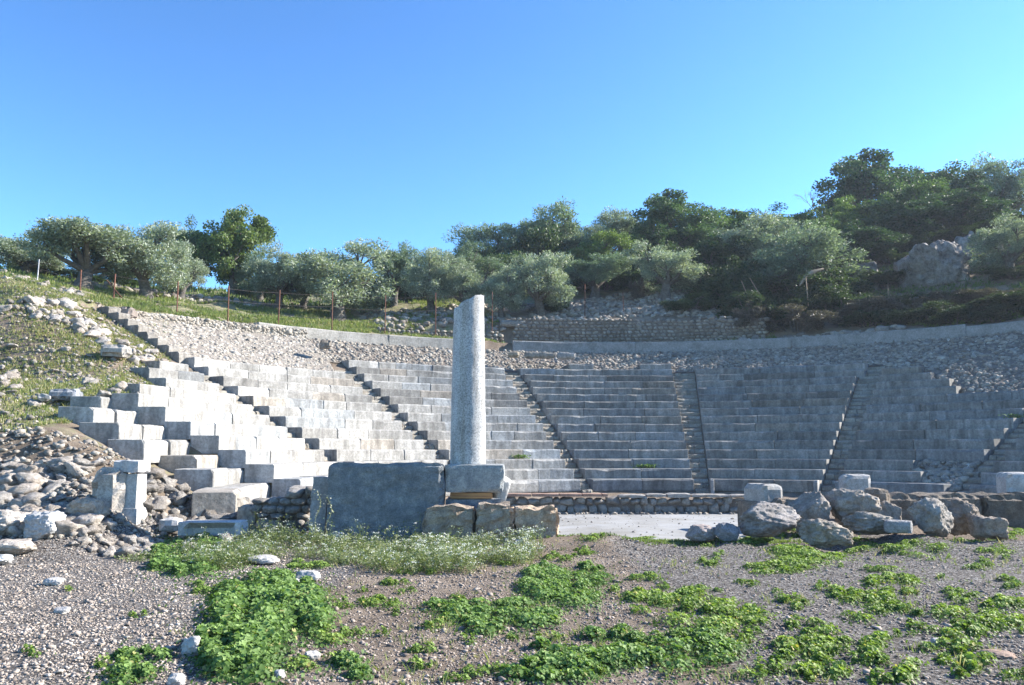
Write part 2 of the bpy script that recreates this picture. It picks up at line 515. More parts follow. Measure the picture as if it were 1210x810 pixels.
# ------------------------------------------------------------------ terrain
def axis(parts):
    out = [np.arange(a, b, s) for a, b, s in parts]
    return np.unique(np.round(np.concatenate(out + [[parts[-1][1]]]), 4))
xs = axis([(-600, -100, 60), (-100, -40, 6), (-40, -24, 1.0), (-24, 30, 0.24), (30, 50, 0.8), (50, 120, 5), (120, 600, 60)])
ys = axis([(-200, -10, 30), (-10, 3, 1.0), (3, 14, 0.16), (14, 52, 0.24), (52, 80, 0.8), (80, 140, 5), (140, 900, 60)])
X, Y = np.meshgrid(xs, ys)
Z = H(X, Y)
dx_, dy_ = X - CX, Y - CY
RR, TH = np.hypot(dx_, dy_), np.degrees(np.arctan2(dx_, dy_))
grass = np.where(RR > RW, 0.42, 0.0) + np.where((X < -6) & (Y > 16.8) & (RR < RW), 0.30, 0)
grass = np.where((RR < RW) & (np.abs(TH) < 86), 0.0, grass)
grass = np.where((RR > RW) & (TH > -20) & (TH < 20) & (RR < 32), 0.15, grass)
grass = np.where((RR > RW) & (TH >= 20), 0.22, grass)  # grass cover cut back to darken the shaded right hillside
gravel = np.where(Y < 15.5, 0.42, 0.0) - 0.33 * sstep(-2.8, -1.8, X) * sstep(2.2, 1.4, X) * (Y < 15.5) + 0.1 * (X > 2)
gravel = np.where(Y < 15.5, np.where(X < -2.2, 0.62, gravel), gravel)
nx, ny = len(xs), len(ys)
i = np.arange((ny - 1) * (nx - 1)); r_, c_ = i // (nx - 1), i % (nx - 1)
a_ = r_ * nx + c_
quads = np.stack([a_, a_ + 1, a_ + nx + 1, a_ + nx], 1)
g_me = mesh_np('ground', np.stack([X.ravel(), Y.ravel(), Z.ravel()], 1), quads=quads, mats=[M['terrain']], smooth=True, attr={'grass': grass.ravel(), 'gravel': gravel.ravel()})
tag(link('ground', g_me), 'gravelly ground rising to the grassy hillside around the theatre', kind='structure')

# ------------------------------------------------------------------ seating
def polar_block(Ra, Rb, za, zb, t0, t1, seed, ch=0.03, wear=0.015, seg=None, rot=0):
    """one curved bench stone: front face at radius Ra, worn nose, chamfered ends"""
    r = np.random.default_rng(seed)
    L = math.radians(abs(t1 - t0)) * Ra
    seg = seg or max(2, int(L / 0.4))
    e = math.degrees(ch * 0.2 / Ra)
    ths = np.concatenate([[t0 + e], np.linspace(t0 + 2.5 * e, t1 - 2.5 * e, seg + 1), [t1 - e]])
    inset = np.array([ch * 0.35] + [0] * (seg + 1) + [ch * 0.35])
    V = []
    for j, (tt, ins) in enumerate(zip(ths, inset)):
        w = wear * r.normal(size=5)
        if r.random() < 0.26: w = w + np.array([0, 0.01, 0.05, 0.045, 0]) * r.uniform(0.5, 1.5)
        prof = [(Ra + ins + 0.010, za), (Ra + ins, za + 0.06), (Ra + ins + abs(w[1]) * .6, zb - ch - abs(w[2]) - ins), (Ra + ins + ch + abs(w[3]), zb - ins * .5 - abs(w[4]) * .3), (Rb - ins, zb - ins * .5), (Rb - ins, za)]
        x, y = pol(np.array([p[0] for p in prof]), tt)
        V.append(np.stack([x, y, np.array([p[1] for p in prof])], 1))
    m = len(V[0]); n = len(V)
    V = np.concatenate(V)
    Q = []
    for j in range(n - 1):
        for k in range(m):
            k2 = (k + 1) % m
            Q.append([j * m + k, (j + 1) * m + k, (j + 1) * m + k2, j * m + k2])
    F = Q + [list(range(m)), list(range((n - 1) * m, n * m))[::-1]]
    return V, F

def add_block(parent, name, Ra, Rb, za, zb, t0, t1, seed, mat='seat', color=None, org=None, **kw):
    V, Fc = polar_block(Ra, Rb, za, zb, t0, t1, seed, **kw)
    o0 = np.array(parent.location) if parent is not None else np.zeros(3)
    me = mesh_np(name, V - o0, faces=Fc, mats=[M[mat]])
    return link(name, me, parent, color)

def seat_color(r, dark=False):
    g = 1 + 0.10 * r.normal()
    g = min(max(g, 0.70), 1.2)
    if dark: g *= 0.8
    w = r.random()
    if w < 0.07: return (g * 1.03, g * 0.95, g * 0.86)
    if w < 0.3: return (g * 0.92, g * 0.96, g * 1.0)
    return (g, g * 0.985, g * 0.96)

def wedge(label, rows, seed, drop=0.06, bright=1.0, dR=0.0, z_off=None, cat='stone seating', blk=1.6, jitter=0.007):
    """rows: {n: [(theta0, theta1), ...]}"""
    r = np.random.default_rng(seed)
    th_all = [t for v in rows.values() for s in v for t in s]
    tm = 0.5 * (min(th_all) + max(th_all))
    x, y = pol(R0 + dR, tm)
    e = empty('seating_wedge', (x, y, 0), label, cat, 'wedges of stone seating')
    for n, spans in rows.items():
        Ra = Rn(n) + dR
        for (t0, t1) in spans:
            L = math.radians(t1 - t0) * Ra
            k = max(1, int(round(L / (blk * r.uniform(0.85, 1.15)))))
            cuts = np.linspace(0, 1, k + 1)
            cuts[1:-1] += r.uniform(-0.22, 0.22, max(0, k - 1)) / k
            for a, b in zip(cuts[:-1], cuts[1:]):
                ta, tb = t0 + (t1 - t0) * a, t0 + (t1 - t0) * b
                g = math.degrees(0.0015 / Ra)
                jr = r.normal() * jitter; jz = r.normal() * jitter * 0.6
                dk = (n in (9, 10, 13) and r.random() < .6)
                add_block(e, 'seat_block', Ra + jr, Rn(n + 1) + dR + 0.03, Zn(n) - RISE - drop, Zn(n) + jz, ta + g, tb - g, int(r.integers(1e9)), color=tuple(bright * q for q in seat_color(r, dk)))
    return e

edge_A = (-16.8, -14.3); edge_B = (7.6, 10.8); edge_C = (32.5, 35.4); edge_E = (-42.0, -39.25); edge_F = (-66.4, -63.6); edge_G = (-90.2, -87.3)
D_r = {7: 1206, 6: 1200, 5: 1186, 4: 1175, 3: 1162}
tD = {n: theta_at(p, n) for n, p in D_r.items()}
tDl = float(np.mean(list(tD.values())))
edge_D = (tDl, tDl + 3.0)
print('D edge', edge_D, tD)

rowsAB = {n: [(edge_A[1] + (0.3 if n % 3 == 0 else 0), edge_B[0])] for n in range(0, 15)}
rowsAB[15] = [(theta_at(672, 15), theta_at(702, 15)), (theta_at(757, 15), edge_B[0])]
rowsBC = {n: [(edge_B[1], edge_C[0] + (0.8 if n > 12 else 0))] for n in range(0, 15)}
rowsEA = {n: [(edge_E[1], edge_A[0] + 0.25 * math.sin(n * 2.3))] for n in range(0, 15)}
rowsFE = {n: [(edge_F[1], edge_E[0])] for n in range(0, 13)}
rowsCD = {}
for n in range(0, 14):
    endp = {0: 1115, 1: 1088, 2: 1079, 10: 1130, 11: 1122, 12: 1100, 13: 1089}.get(n)
    rowsCD[n] = [(edge_C[1], theta_at(endp, n) if endp else edge_D[0])]
rowsCD[9] = [(edge_C[1], 62)]; rowsCD[8] = [(edge_C[1], 60)]
rowsD = {n: [(edge_D[1], 86)] for n in range(0, 8)}
rowsFG = {}
for n in range(0, 12):
    lp = {8: 166, 9: 198, 10: 177, 11: 189}.get(n)
    rowsFG[n] = [(theta_at(lp, n) if lp else edge_G[1], edge_F[0])]
H_l = {0: (296, 0.8), 1: (276, 0.78), 2: (252, 0.78), 3: (230, 0.75), 4: (174, 0.78), 5: (140, 0.75), 6: (113, 0.78), 7: (121, 0.72)}

wedge('middle wedge of grey stone benches just right of the granite column, between two stairways', rowsAB, 11, blk=1.9, bright=0.8)  # same stone as on the left; colour darkened here and rightwards as shade
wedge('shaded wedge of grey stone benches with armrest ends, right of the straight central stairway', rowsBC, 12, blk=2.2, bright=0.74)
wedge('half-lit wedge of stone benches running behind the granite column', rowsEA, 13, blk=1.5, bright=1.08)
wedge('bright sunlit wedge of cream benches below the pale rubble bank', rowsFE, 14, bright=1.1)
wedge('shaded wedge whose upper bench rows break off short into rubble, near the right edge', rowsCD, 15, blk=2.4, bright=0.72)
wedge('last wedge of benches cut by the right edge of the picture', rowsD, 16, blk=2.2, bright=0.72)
wedge('sunlit wedge of displaced benches second from the left, ragged upper end', rowsFG, 17, jitter=0.014, drop=0.1, bright=1.13)  # stone colour lightened to deepen the sunlight on this wedge
# leftmost broken wedge
r = np.random.default_rng(18)
x, y = pol(R0, -97)
eH = empty('seating_wedge', (x, y, 0), 'broken leftmost wedge of big white bench blocks stepping down beside the grassy bank', 'stone seating', 'wedges of stone seating')
for n, (lp, dR) in H_l.items():
    tl = theta_at(lp, n, dR, -125, -70, -0.1)
    t0, t1 = tl, edge_G[1] + 0.9 + r.uniform(0, 0.5)
    Ra = Rn(n) + dR
    L = math.radians(t1 - t0) * Ra
    k = max(1, int(round(L / 1.5)))
    cuts = np.linspace(0, 1, k + 1); cuts[1:-1] += r.uniform(-0.15, 0.15, k - 1) / k
    for a, b in zip(cuts[:-1], cuts[1:]):
        g = math.degrees(0.012 / Ra)
        add_block(eH, 'seat_block', Ra + r.normal() * 0.04, Rn(n + 1) + dR + 0.12, Zn(n) - RISE - (0.3 if n > 1 else 0.7), Zn(n) - 0.1 + r.normal() * 0.02, t0 + (t1 - t0) * a + g, t0 + (t1 - t0) * b - g, int(r.integers(1e9)), color=tuple(1.13 * q for q in seat_color(r)), ch=0.05, wear=0.03)  # block colours lifted like the other left wedges, as added sunlight

# armrests on the front bench of the wedge right of the central stair
for th, sgn in ((edge_B[1], 1), (edge_C[0], -1)):
    par = [o for o in bpy.data.objects if o.type == 'EMPTY' and 'armrest' in o['label']][0]
    add_block(par, 'armrest', R0 - 0.30, R0 + 0.10, 0.02, Zn(0) + 0.02, min(th, th + sgn * 0.9), max(th, th + sgn * 0.9), 5 + sgn, color=(1.05, 1.05, 1.05), ch=0.05, seg=2)

# ------------------------------------------------------------------ stairways
def stairway(label, t0, t1, n_max, seed, dR=0.0, zo=0.0):
    r = np.random.default_rng(seed)
    x, y = pol(R0, 0.5 * (t0 + t1))
    e = empty('stairway', (x, y, 0), label, 'stairway', 'stairways between the seating wedges')
    for k in range(2 * n_max):
        n = k / 2
        Ra = Rn(n) - 0.10; z = 0.14 + k * RISE / 2 + 0.06 + zo
        cutn = 1 if r.random() < 0.55 else 2
        c = [t0 + 0.05] + ([t0 + (t1 - t0) * r.uniform(0.35, 0.65)] if cutn == 2 else []) + [t1 - 0.05]
        for a, b in zip(c[:-1], c[1:]):
            j = r.normal() * 0.02
            g = 0.80 + 0.35 * r.random()
            add_block(e, 'step', Ra + j - r.random() * 0.03, Ra + TREAD * 0.62, z - 0.30, z + r.normal() * 0.012, a, b, int(r.integers(1e9)), 'step', (g, g * 0.97, g * 0.92), ch=0.04, wear=0.035, seg=3)
    return e
stairway('narrow sunlit rubble stairway slanting up just right of the granite column', *edge_A, 15, 21)
stairway('straight central stairway of grey steps between two shaded wedges', *edge_B, 15, 22)
stairway('shaded stairway of grey steps leaning right, below the dark olive', *edge_C, 15, 23)
stairway('stairway with dark step shadows descending behind the column to the big slab', *edge_E, 14, 24)
stairway('bright stairway between the two sunlit wedges on the left', *edge_F, 12, 25)
stairway('worn stairway with weeds at the right edge of the picture', edge_D[0], edge_D[1], 9, 27)

# ------------------------------------------------------------------ rubble bank above the benches
def stones_on(batch, P, sizes, seed, sub=1, flat=0.7, bank=10):
    """scatter stones (arrays) at points P"""
    r = np.random.default_rng(seed)
    lib = []
    for k in range(bank):
        v, t = rock_verts(sub, seed * 13 + k, (1, 1, 1), r.uniform(2.4, 5), 0.26, 1.5, 5, 0)
        lib.append(v)
    t = ico(sub)[1]
    for k in range(bank):
        idx = np.arange(k, len(P), bank)
        if len(idx) == 0: continue
        v = lib[k]
        s = sizes[idx][:, None] * np.stack([r.uniform(0.8, 1.35, len(idx)), r.uniform(0.75, 1.2, len(idx)), r.uniform(flat * 0.8, flat * 1.2, len(idx))], 1)
        a = r.uniform(0, 2 * np.pi, len(idx))
        ca, sa = np.cos(a), np.sin(a)
        vx = v[None, :, 0] * s[:, None, 0]; vy = v[None, :, 1] * s[:, None, 1]; vz = v[None, :, 2] * s[:, None, 2]
        tl = r.normal(size=len(idx)) * 0.3
        vx, vz = vx * np.cos(tl)[:, None] - vz * np.sin(tl)[:, None], vx * np.sin(tl)[:, None] + vz * np.cos(tl)[:, None]
        wx = vx * ca[:, None] - vy * sa[:, None]; wy = vx * sa[:, None] + vy * ca[:, None]
        W = np.stack([wx, wy, vz], 2) + P[idx][:, None, :]
        tt = t[None] + (np.arange(len(idx)) * len(v))[:, None, None]
        tn = np.repeat(np.clip(r.normal(0.5, 0.22, len(idx)), 0, 1), len(v))
        batch.add(W.reshape(-1, 3), tt.reshape(-1, 3), None, tn)

def rub_end(th):
    """radius where the bench rows end and rubble starts"""
    if th < -63.4: return 99
    if th < edge_E[0]: return Rn(13)
    if th < edge_C[1]: return Rn(15)
    if th < theta_at(1089, 13): return Rn(14)
    if th < theta_at(1100, 12): return Rn(13)
    if th < theta_at(1122, 11): return Rn(12)
    if th < theta_at(1130, 10): return Rn(11)
    return Rn(10)
rr = np.random.default_rng(31)
for (ta, tb, lab, cat, tr) in ((-63.2, -40.6, 'sunlit bank of small pale rubble stones above the left benches', 'rubble bank', 0.10),
                      (-40.6, 9, 'band of loose rubble between the upper benches and the mortared wall', 'rubble bank', 0.0),
                      (9, 70, 'shaded rubble bank above the right-hand benches', 'rubble bank', 0.0)):
    B = Batch(); P = []; S = []
    ths = np.arange(ta, tb, 0.1)
    ends = np.interp(ths, ths[::10], [rub_end(t) for t in ths[::10]])
    area = float(np.sum((RW - ends) * np.radians(0.1) * 22))
    cnt = int(area / (0.0105 if tr else 0.016))
    while len(P) < cnt:
        th = rr.uniform(ta, tb); e_ = np.interp(th, ths, ends)
        R = math.sqrt(rr.uniform(e_ ** 2, (RW - 0.05) ** 2))
        x, y = pol(R, th)
        s = float(np.clip(rr.lognormal(math.log(0.115 if tr else 0.15), 0.36), 0.06, 0.42))
        P.append((x, y, 0.10 + (R - 10.22) * 0.504 + 0.06 - s * 0.14)); S.append(s)
    if tr:
        for _ in range(2600):
            th = rr.uniform(ta, tb); s = float(np.clip(rr.lognormal(math.log(0.12), 0.3), 0.06, 0.3)); top = rr.random() < 0.45
            zt_ = float(np.interp(th, [-64, -55, -40], [7.16, 7.33, 7.46]))
            x, y = pol(rr.uniform(RW - 0.1, RW + 0.3) if top else RW - 0.13, th)
            P.append((x, y, zt_ - s * 0.1 if top else rr.uniform(6.95, zt_))); S.append(s)
    stones_on(B, np.array(P), np.array(S), 141 + int(ta), 1, 0.75)
    if tr: B.tint = [np.clip(q + 0.28, 0, 1) for q in B.tint]  # left bank stones tinted paler to strengthen their sunlit look
    # earth bed under the stones
    n_t = int((tb - ta) * 2)
    tt = np.linspace(ta, tb, n_t)
    ee = np.interp(tt, ths, ends)
    V = []
    for t_, e_ in zip(tt, ee):
        for f in np.linspace(0, 1, 5):
            R = e_ - 0.15 + (RW - e_ - 0.05) * f
            x, y = pol(R, t_); V.append((x, y, (0.175 if tr else 0.15) + (R - 10.22) * 0.504))
    Q = [[a * 5 + b, (a + 1) * 5 + b, (a + 1) * 5 + b + 1, a * 5 + b + 1] for a in range(n_t - 1) for b in range(4)]
    root = empty('rubble_bank', (*pol(22, (ta + tb) / 2), 5.5), lab, cat)
    off = np.array(root.location)
    me = mesh_np('earth_bed', np.array(V) - off, quads=Q, mats=[M['rubble' if tr else 'mortar']], tint=np.full(len(V), .35))
    link('earth_bed', me, root)
    B.v = [v - off for v in B.v]
    o = link('rubble_stones', B.mesh('rubble_stones', M['rubble']), root); o['kind'] = 'stuff'

# mortared wall round the top (stands on the rubble), left part rubble faced
def wall_strip(name, t0, t1, zb, ztf, thick, mat, seed, label, cat, bl=1.6, color=(1, 1, 1)):
    r = np.random.default_rng(seed)
    e = empty(name, (*pol(RW, (t0 + t1) / 2), 6.8), label, cat)
    th = t0
    while th < t1 - 0.2:
        w = math.degrees(bl * r.uniform(0.7, 1.3) / RW)
        tb = min(t1, th + w)
        zt = ztf((th + tb) / 2)
        g = 1 + 0.03 * r.normal()
        add_block(e, 'wall_section', RW - 0.12 + 0.004 * r.normal(), RW + thick, zb, zt + 0.02 * r.normal(), th, tb + 0.002, int(r.integers(1e9)), mat, tuple(g * c for c in color), ch=0.03, wear=0.03, seg=5)
        th = tb
    return e
def ztop(th): return float(np.interp(th, [-64, -55, -40, -17, 10, 35, 55, 80], [7.28, 7.45, 7.55, 7.62, 7.66, 7.62, 7.55, 7.5]))
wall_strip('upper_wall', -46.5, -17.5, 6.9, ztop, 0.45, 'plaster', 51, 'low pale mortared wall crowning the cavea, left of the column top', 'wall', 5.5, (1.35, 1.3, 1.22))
wall_strip('upper_wall', -13.2, 75, 6.7, ztop, 0.45, 'plaster', 52, 'long grey mortared retaining wall curving above the middle and right benches', 'wall', 6.5)
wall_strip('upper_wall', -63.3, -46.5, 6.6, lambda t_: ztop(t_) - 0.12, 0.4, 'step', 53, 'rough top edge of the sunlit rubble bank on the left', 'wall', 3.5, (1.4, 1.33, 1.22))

# stepped masonry end of the left bank
e = empty('wall_end_steps', (*pol(21.8, -63.9), 5.5), 'stepped end of squared blocks closing the bright rubble bank on the left', 'stepped wall')
for k in range(8):
    Ra = Rn(12.6) + k * 0.56
    add_block(e, 'end_block', Ra, Ra + 0.62, 0.10 + (Ra - 10.22) * 0.504 - 0.5, 0.10 + (Ra - 10.22) * 0.504 + 0.46, -64.5, -63.1, 60 + k, 'seat', (0.85, 0.8, 0.74), ch=0.05, wear=0.03, seg=2)

# squared blocks lying on the rubble band and behind the wall
def box_stone(name, c, size, rotz=0, seed=0, mat='marble', color=(1, 1, 1), p=9, rough=0.02, sub=4, tilt=(0, 0), parent=None, fine=0.012, cuts=0):
    v, t = rock_verts(sub, seed, size, p, rough, 1.2, cuts, fine)
    # stretch the superellipsoid out to its box
    v = v * (np.array(size) / 2 / np.abs(v).max(0))
    me = mesh_np(name, v, tris=t, mats=[M[mat]], smooth=False)
    o = link(name, me, parent, color)
    o.location = tuple(float(q) for q in c)
    o.rotation_euler = (tilt[0], tilt[1], rotz)
    me.polygons.foreach_set('use_smooth', np.ones(len(me.polygons), bool))
    return o

def wall_of_stones(root, A, Bp, h0, h1, depth, size, seed, mat='rubble', sub=2, topvar=0.1, individually=300, base_z=None, core='mortar'):
    """irregular coursed stones along the line A-B; returns nothing"""
    r = np.random.default_rng(seed)
    A = np.array(A, float); Bp = np.array(Bp, float)
    d = Bp - A; L = float(np.linalg.norm(d[:2])); u = d / L
    nrm = np.array([u[1], -u[0], 0.0])
    loc = np.array(root.location)
    ang = math.atan2(u[1], u[0])
    placed = []
    z = 0.0
    hmax = max(h0, h1)
    while z < hmax:
        ch = size * r.uniform(0.6, 0.95)
        s = r.uniform(-size, 0)
        while s < L:
            w = size * r.uniform(0.7, 1.6)
            hh = ch * r.uniform(0.85, 1.2)
            hl = h0 + (h1 - h0) * np.clip((s + w / 2) / L, 0, 1) + topvar * noise3(np.array([s * 0.8, z, seed]), 3)
            if z + hh * 0.5 < hl:
                c = A + u * (s + w / 2) + nrm * r.uniform(-0.03, 0.05)
                placed.append((c[0], c[1], A[2] + (Bp[2] - A[2]) * np.clip(s / L, 0, 1) + z + hh / 2, w * 1.02, depth * r.uniform(0.8, 1.1), hh * 1.04))
            s += w
        z += ch * 0.95
    lib = [rock_verts(sub, seed * 7 + k, (1, 1, 1), r.uniform(2.6, 4.5), 0.14, 1.4, 3, 0.02 if sub > 2 else 0) for k in range(9)]
    mes = [mesh_np('stone', v, tris=t, mats=[M[mat]], tint=np.full(len(v), float(np.clip(r.normal(0.6, 0.15), 0, 1)))) for v, t in lib]
    if len(placed) <= individually:
        for (cx, cy, cz, w, dp, hh) in placed:
            o = link('stone', mes[int(r.integers(9))], root, tuple([float(r.uniform(0.8, 1.25))] * 3))
            o.location = (cx - loc[0], cy - loc[1], cz - loc[2])
            o.scale = (w, dp, hh); o.rotation_euler = (r.normal() * 0.06, r.normal() * 0.08, ang + r.normal() * 0.08)
    else:
        B = Batch()
        for (cx, cy, cz, w, dp, hh) in placed:
            v, t = lib[int(r.integers(9))]
            q = v * np.array([w, dp, hh]) ; ca, sa = math.cos(ang), math.sin(ang)
            q = np.stack([q[:, 0] * ca - q[:, 1] * sa, q[:, 0] * sa + q[:, 1] * ca, q[:, 2]], 1) + np.array([cx, cy, cz]) - loc
            B.add(q, t, None, float(np.clip(r.normal(0.5, 0.2), 0, 1)))
        o = link('stones', B.mesh('stones', M[mat]), root); o['kind'] = 'stuff'
    # core
    k = max(2, int(L / 0.8))
    V = []
    for j in range(k + 1):
        f = j / k; p = A + d * f
        hh = (h0 + (h1 - h0) * f) - 0.06
        for (s_, zz) in ((1, -0.3), (1, hh), (-1.6, hh), (-1.6, -0.3)):
            q = p + nrm * s_ * (depth * 0.22) ; V.append((q[0], q[1], p[2] + zz))
    V = np.array(V) - loc
    Q = [[a * 4 + b, a * 4 + (b + 1) % 4, (a + 1) * 4 + (b + 1) % 4, (a + 1) * 4 + b] for a in range(k) for b in range(4)] + [[0, 3, 2, 1], [k * 4, k * 4 + 1, k * 4 + 2, k * 4 + 3]]
    link('core', mesh_np('core', V, faces=Q, mats=[M[core]]), root)
    return len(placed)

# dry-stone terrace walls behind the mortared wall
def arc_pts(R, t0, t1): return (*pol(R, t0), 0), (*pol(R, t1), 0)
def terrace(label, R, t0, t1, h0, h1, size, seed, n=4, zoff=-0.1):
    root = empty('dry_stone_wall', (*pol(R, (t0 + t1) / 2), Hs(*pol(R, (t0 + t1) / 2))), label, 'dry stone wall')
    ths = np.linspace(t0, t1, n + 1)
    B_tot = 0
    for j in range(n):
        a = pol(R, ths[j]); b = pol(R, ths[j + 1])
        za = 7.45 + zoff; zb_ = 7.45 + zoff
        ha = h0 + (h1 - h0) * j / n; hb = h0 + (h1 - h0) * (j + 1) / n
        B_tot += wall_of_stones(root, (a[0], a[1], za), (b[0], b[1], zb_), ha, hb, 0.45, size, seed + j, sub=1, individually=0)
    return root
terrace('tall dry stone terrace wall above the middle benches', RW + 1.7, -12, 20, 1.9, 1.75, 0.27, 70, 6)
terrace('lower dry stone wall behind the column top', RW + 1.3, -30, -14.5, 0.75, 0.9, 0.26, 80, 3)

# loose stones tumbled on the slope above the wall
def scatter_heap(label, name, pts, seed, mat='rubble', cat='rubble heap', sub=2, stuff=True):
    pts = np.array(pts)
    root = empty(name, pts[:, :3].mean(0), label, cat)
    B = Batch(); P = pts[:, :3] - np.array(root.location)
    stones_on(B, P, pts[:, 3], seed, sub, 0.72)
    o = link('stones', B.mesh('stones', M[mat]), root); o['kind'] = 'stuff'
    return root
def slope_pts(t0, t1, ra, rb, n, smin, smax, seed):
    r = np.random.default_rng(seed); out = []
    for _ in range(n):
        th = r.uniform(t0, t1); R = RW + r.uniform(ra, rb); x, y = pol(R, th)
        s = smin * (smax / smin) ** (r.random() ** 1.6)
        out.append((x, y, Hs(x, y) + s * 0.12, s))
    return out
scatter_heap('scree of grey stones on the slope above the terrace wall, under the olives', 'scree', slope_pts(-9, 20, 2.2, 7.5, 2300, 0.12, 0.42, 90), 91)
scatter_heap('scattered pale stones between the small olives behind the column', 'scree', slope_pts(-29, -12, 1.8, 7, 700, 0.12, 0.55, 92), 93)
scatter_heap('low stone terrace line on the left grass slope, under the dark green tree', 'scree', slope_pts(-56, -36, 7.5, 9.2, 420, 0.15, 0.5, 94), 95)
scatter_heap('line of rocks at the foot of the dark hillside above the grey wall', 'scree', slope_pts(17, 36, 0.5, 1.3, 60, 0.2, 0.6, 96), 97)

# ------------------------------------------------------------------ paved floor and the low rubble wall behind it
V = [(-1.4, 15.22, 0.004), (12.4, 15.22, 0.004), (12.4, 21.6, 0.004), (-1.4, 21.6, 0.004)]
nxp = 60
Vf = []
for j in range(13):
    for i_ in range(nxp + 1):
        y = 15.22 + 6.4 * j / 12; x = -1.4 + (5.75 + (y - 15.2) * 0.40 + 0.15 * math.sin(y * 3)) * i_ / nxp
        if j == 0: y += 0.10 * float(noise3(np.array([x * 2.1, 0, 0]), 5)) + 0.05 * float(noise3(np.array([x * 7.1, 0, 0]), 6))
        Vf.append((x, y, 0.004 + 0.004 * float(noise3(np.array([x, y, 0]), 2))))
Qf = [[a * (nxp + 1) + b, a * (nxp + 1) + b + 1, (a + 1) * (nxp + 1) + b + 1, (a + 1) * (nxp + 1) + b] for a in range(12) for b in range(nxp)]
pf = mesh_np('paved_floor', np.array(Vf), quads=Qf, mats=[M['floor']], smooth=True)
tag(link('paved_floor', pf), 'smooth pale paved floor strip between the gravel and the low rubble wall', kind='structure')
# thin threshold slab edging the floor
def grid_box(name, x0, x1, y0, y1, z0, z1, mat, seed, parent=None, color=(1, 1, 1), rough=0.01, bev=0.02, rotz=0, step=0.12, taper=0.0, chip=0.0, cut=None, name_loc=None):
    """box with subdivided, worn and chipped faces (edges rounded by bev)"""
    cx, cy, cz = (x0 + x1) / 2, (y0 + y1) / 2, (z0 + z1) / 2
    sx, sy, sz = (x1 - x0), (y1 - y0), (z1 - z0)
    bm = bmesh.new()
    bmesh.ops.create_cube(bm, size=1)
    for v in bm.verts: v.co = (v.co.x * sx, v.co.y * sy, v.co.z * sz)
    for axis_, s in ((0, sx), (1, sy), (2, sz)):
        k = min(24, max(1, int(s / step)))
        nrm = [0, 0, 0]; nrm[axis_] = 1
        for j in range(1, k):
            co = [0, 0, 0]; co[axis_] = -s / 2 + s * j / k
            bmesh.ops.bisect_plane(bm, geom=bm.verts[:] + bm.edges[:] + bm.faces[:], plane_co=co, plane_no=nrm)
    bmesh.ops.triangulate(bm, faces=bm.faces[:])
    bm.verts.ensure_lookup_table()
    v = np.array([q.co[:] for q in bm.verts]); f = [[q.index for q in fc.verts] for fc in bm.faces]
    bm.free()
    hs = np.array([sx, sy, sz]) / 2
    a = np.abs(v) / hs
    on = (a > 0.999).sum(1)
    nz = fbm(v * 3.1 + seed * 1.7, 3, seed)
    nf = fbm(v * 9.0 + seed, 3, seed + 3)
    ins = np.where(on >= 2, bev * (1.0 + 0.9 * nf) + chip * np.maximum(0, nz), 0)
    v = v - np.sign(v) * (a > 0.999) * ins[:, None]
    v = v + np.sign(v) * (a > 0.999) * (rough * nz)[:, None] + (rough * 0.4 * nf)[:, None] * np.array([.5, 1, .5])
    if taper:
        v[:, 0] *= 1 + taper * (v[:, 2] / hs[2])
        v[:, 1] *= 1 + taper * (v[:, 2] / hs[2])
    if cut is not None: v = cut(v)
    me = mesh_np(name, v, faces=f, mats=[M[mat]])
    o = link(name, me, parent, color)
    p = np.array([cx, cy, cz])
    if parent is not None: p = p - np.array(parent.location)
    o.location = tuple(p); o.rotation_euler = (0, 0, rotz)
    return o

root = empty('rubble_wall', (3.0, 21.5, 0), 'low wall of pale rubble stones along the far side of the paved floor', 'stone wall')
n_st = wall_of_stones(root, (-0.3, 21.62, -0.02), (6.3, 21.62, -0.02), 0.44, 0.42, 0.4, 0.27, 101, mat='rubble', sub=3, topvar=0.05)
rr = np.random.default_rng(5)
xx = -0.2
while xx < 2.5:
    w = rr.uniform(0.4, 0.8)
    grid_box('tile', xx, min(2.55, xx + w), 21.40, 21.95, 0.44, 0.52, 'brick', 7, root, (0.95, 1.15, 1.25), 0.006, 0.01); xx += w + 0.01
while xx < 6.2:
    w = rr.uniform(0.5, 1.1)
    grid_box('cap_stone', xx, xx + w, 21.42, 22.0, 0.41 + rr.uniform(-.02, .02), 0.50 + rr.uniform(-.015, .02), 'marble', 8, root, (0.75, 0.7, 0.65), 0.02, 0.02); xx += w + 0.01

# ------------------------------------------------------------------ column, plinth, slab, foundations
def X_at(px, D): return float(at(px, HZ, D)[0])
def Z_at(py, D): return float(at(CXP, py, D)[2])

DC = 15.75
colz0 = Z_at(548.5, DC); ctop_r = Z_at(350, DC); ctop_l = Z_at(366, DC)
cxm = X_at(553, DC)
rb, rt = 41.5 / 2 / F_PX * DC, 35.5 / 2 / F_PX * DC
root = empty('granite_column', (cxm, DC, colz0), 'tall speckled grey granite column with slanting broken top on the plinth', 'column')
Vc, Fc = [], []
SEG, ST = 64, 60
hr = ctop_r - colz0; hl = ctop_l - colz0
for j in range(ST + 1):
    f = j / ST
    for k in range(SEG):
        a = 2 * math.pi * k / SEG
        r_ = rb + (rt - rb) * f + 0.006 * math.sin(f * 3.0)
        ca = math.cos(a)
        ht = hl + (hr - hl) * (0.5 + 0.5 * min(1, max(-1, (ca * 1.25 + 0.05))))     # right rim high, left rim low
        ht += 0.05 * float(fbm(np.array([math.cos(a) * 2.5, math.sin(a) * 2.5, 1.0]), 3, 4))
        z = f * ht
        nrm = 0.006 * float(fbm(np.array([ca * 5, math.sin(a) * 5, z * 5]), 3, 8))
        Vc.append(((r_ + nrm) * ca, (r_ + nrm) * math.sin(a), z))
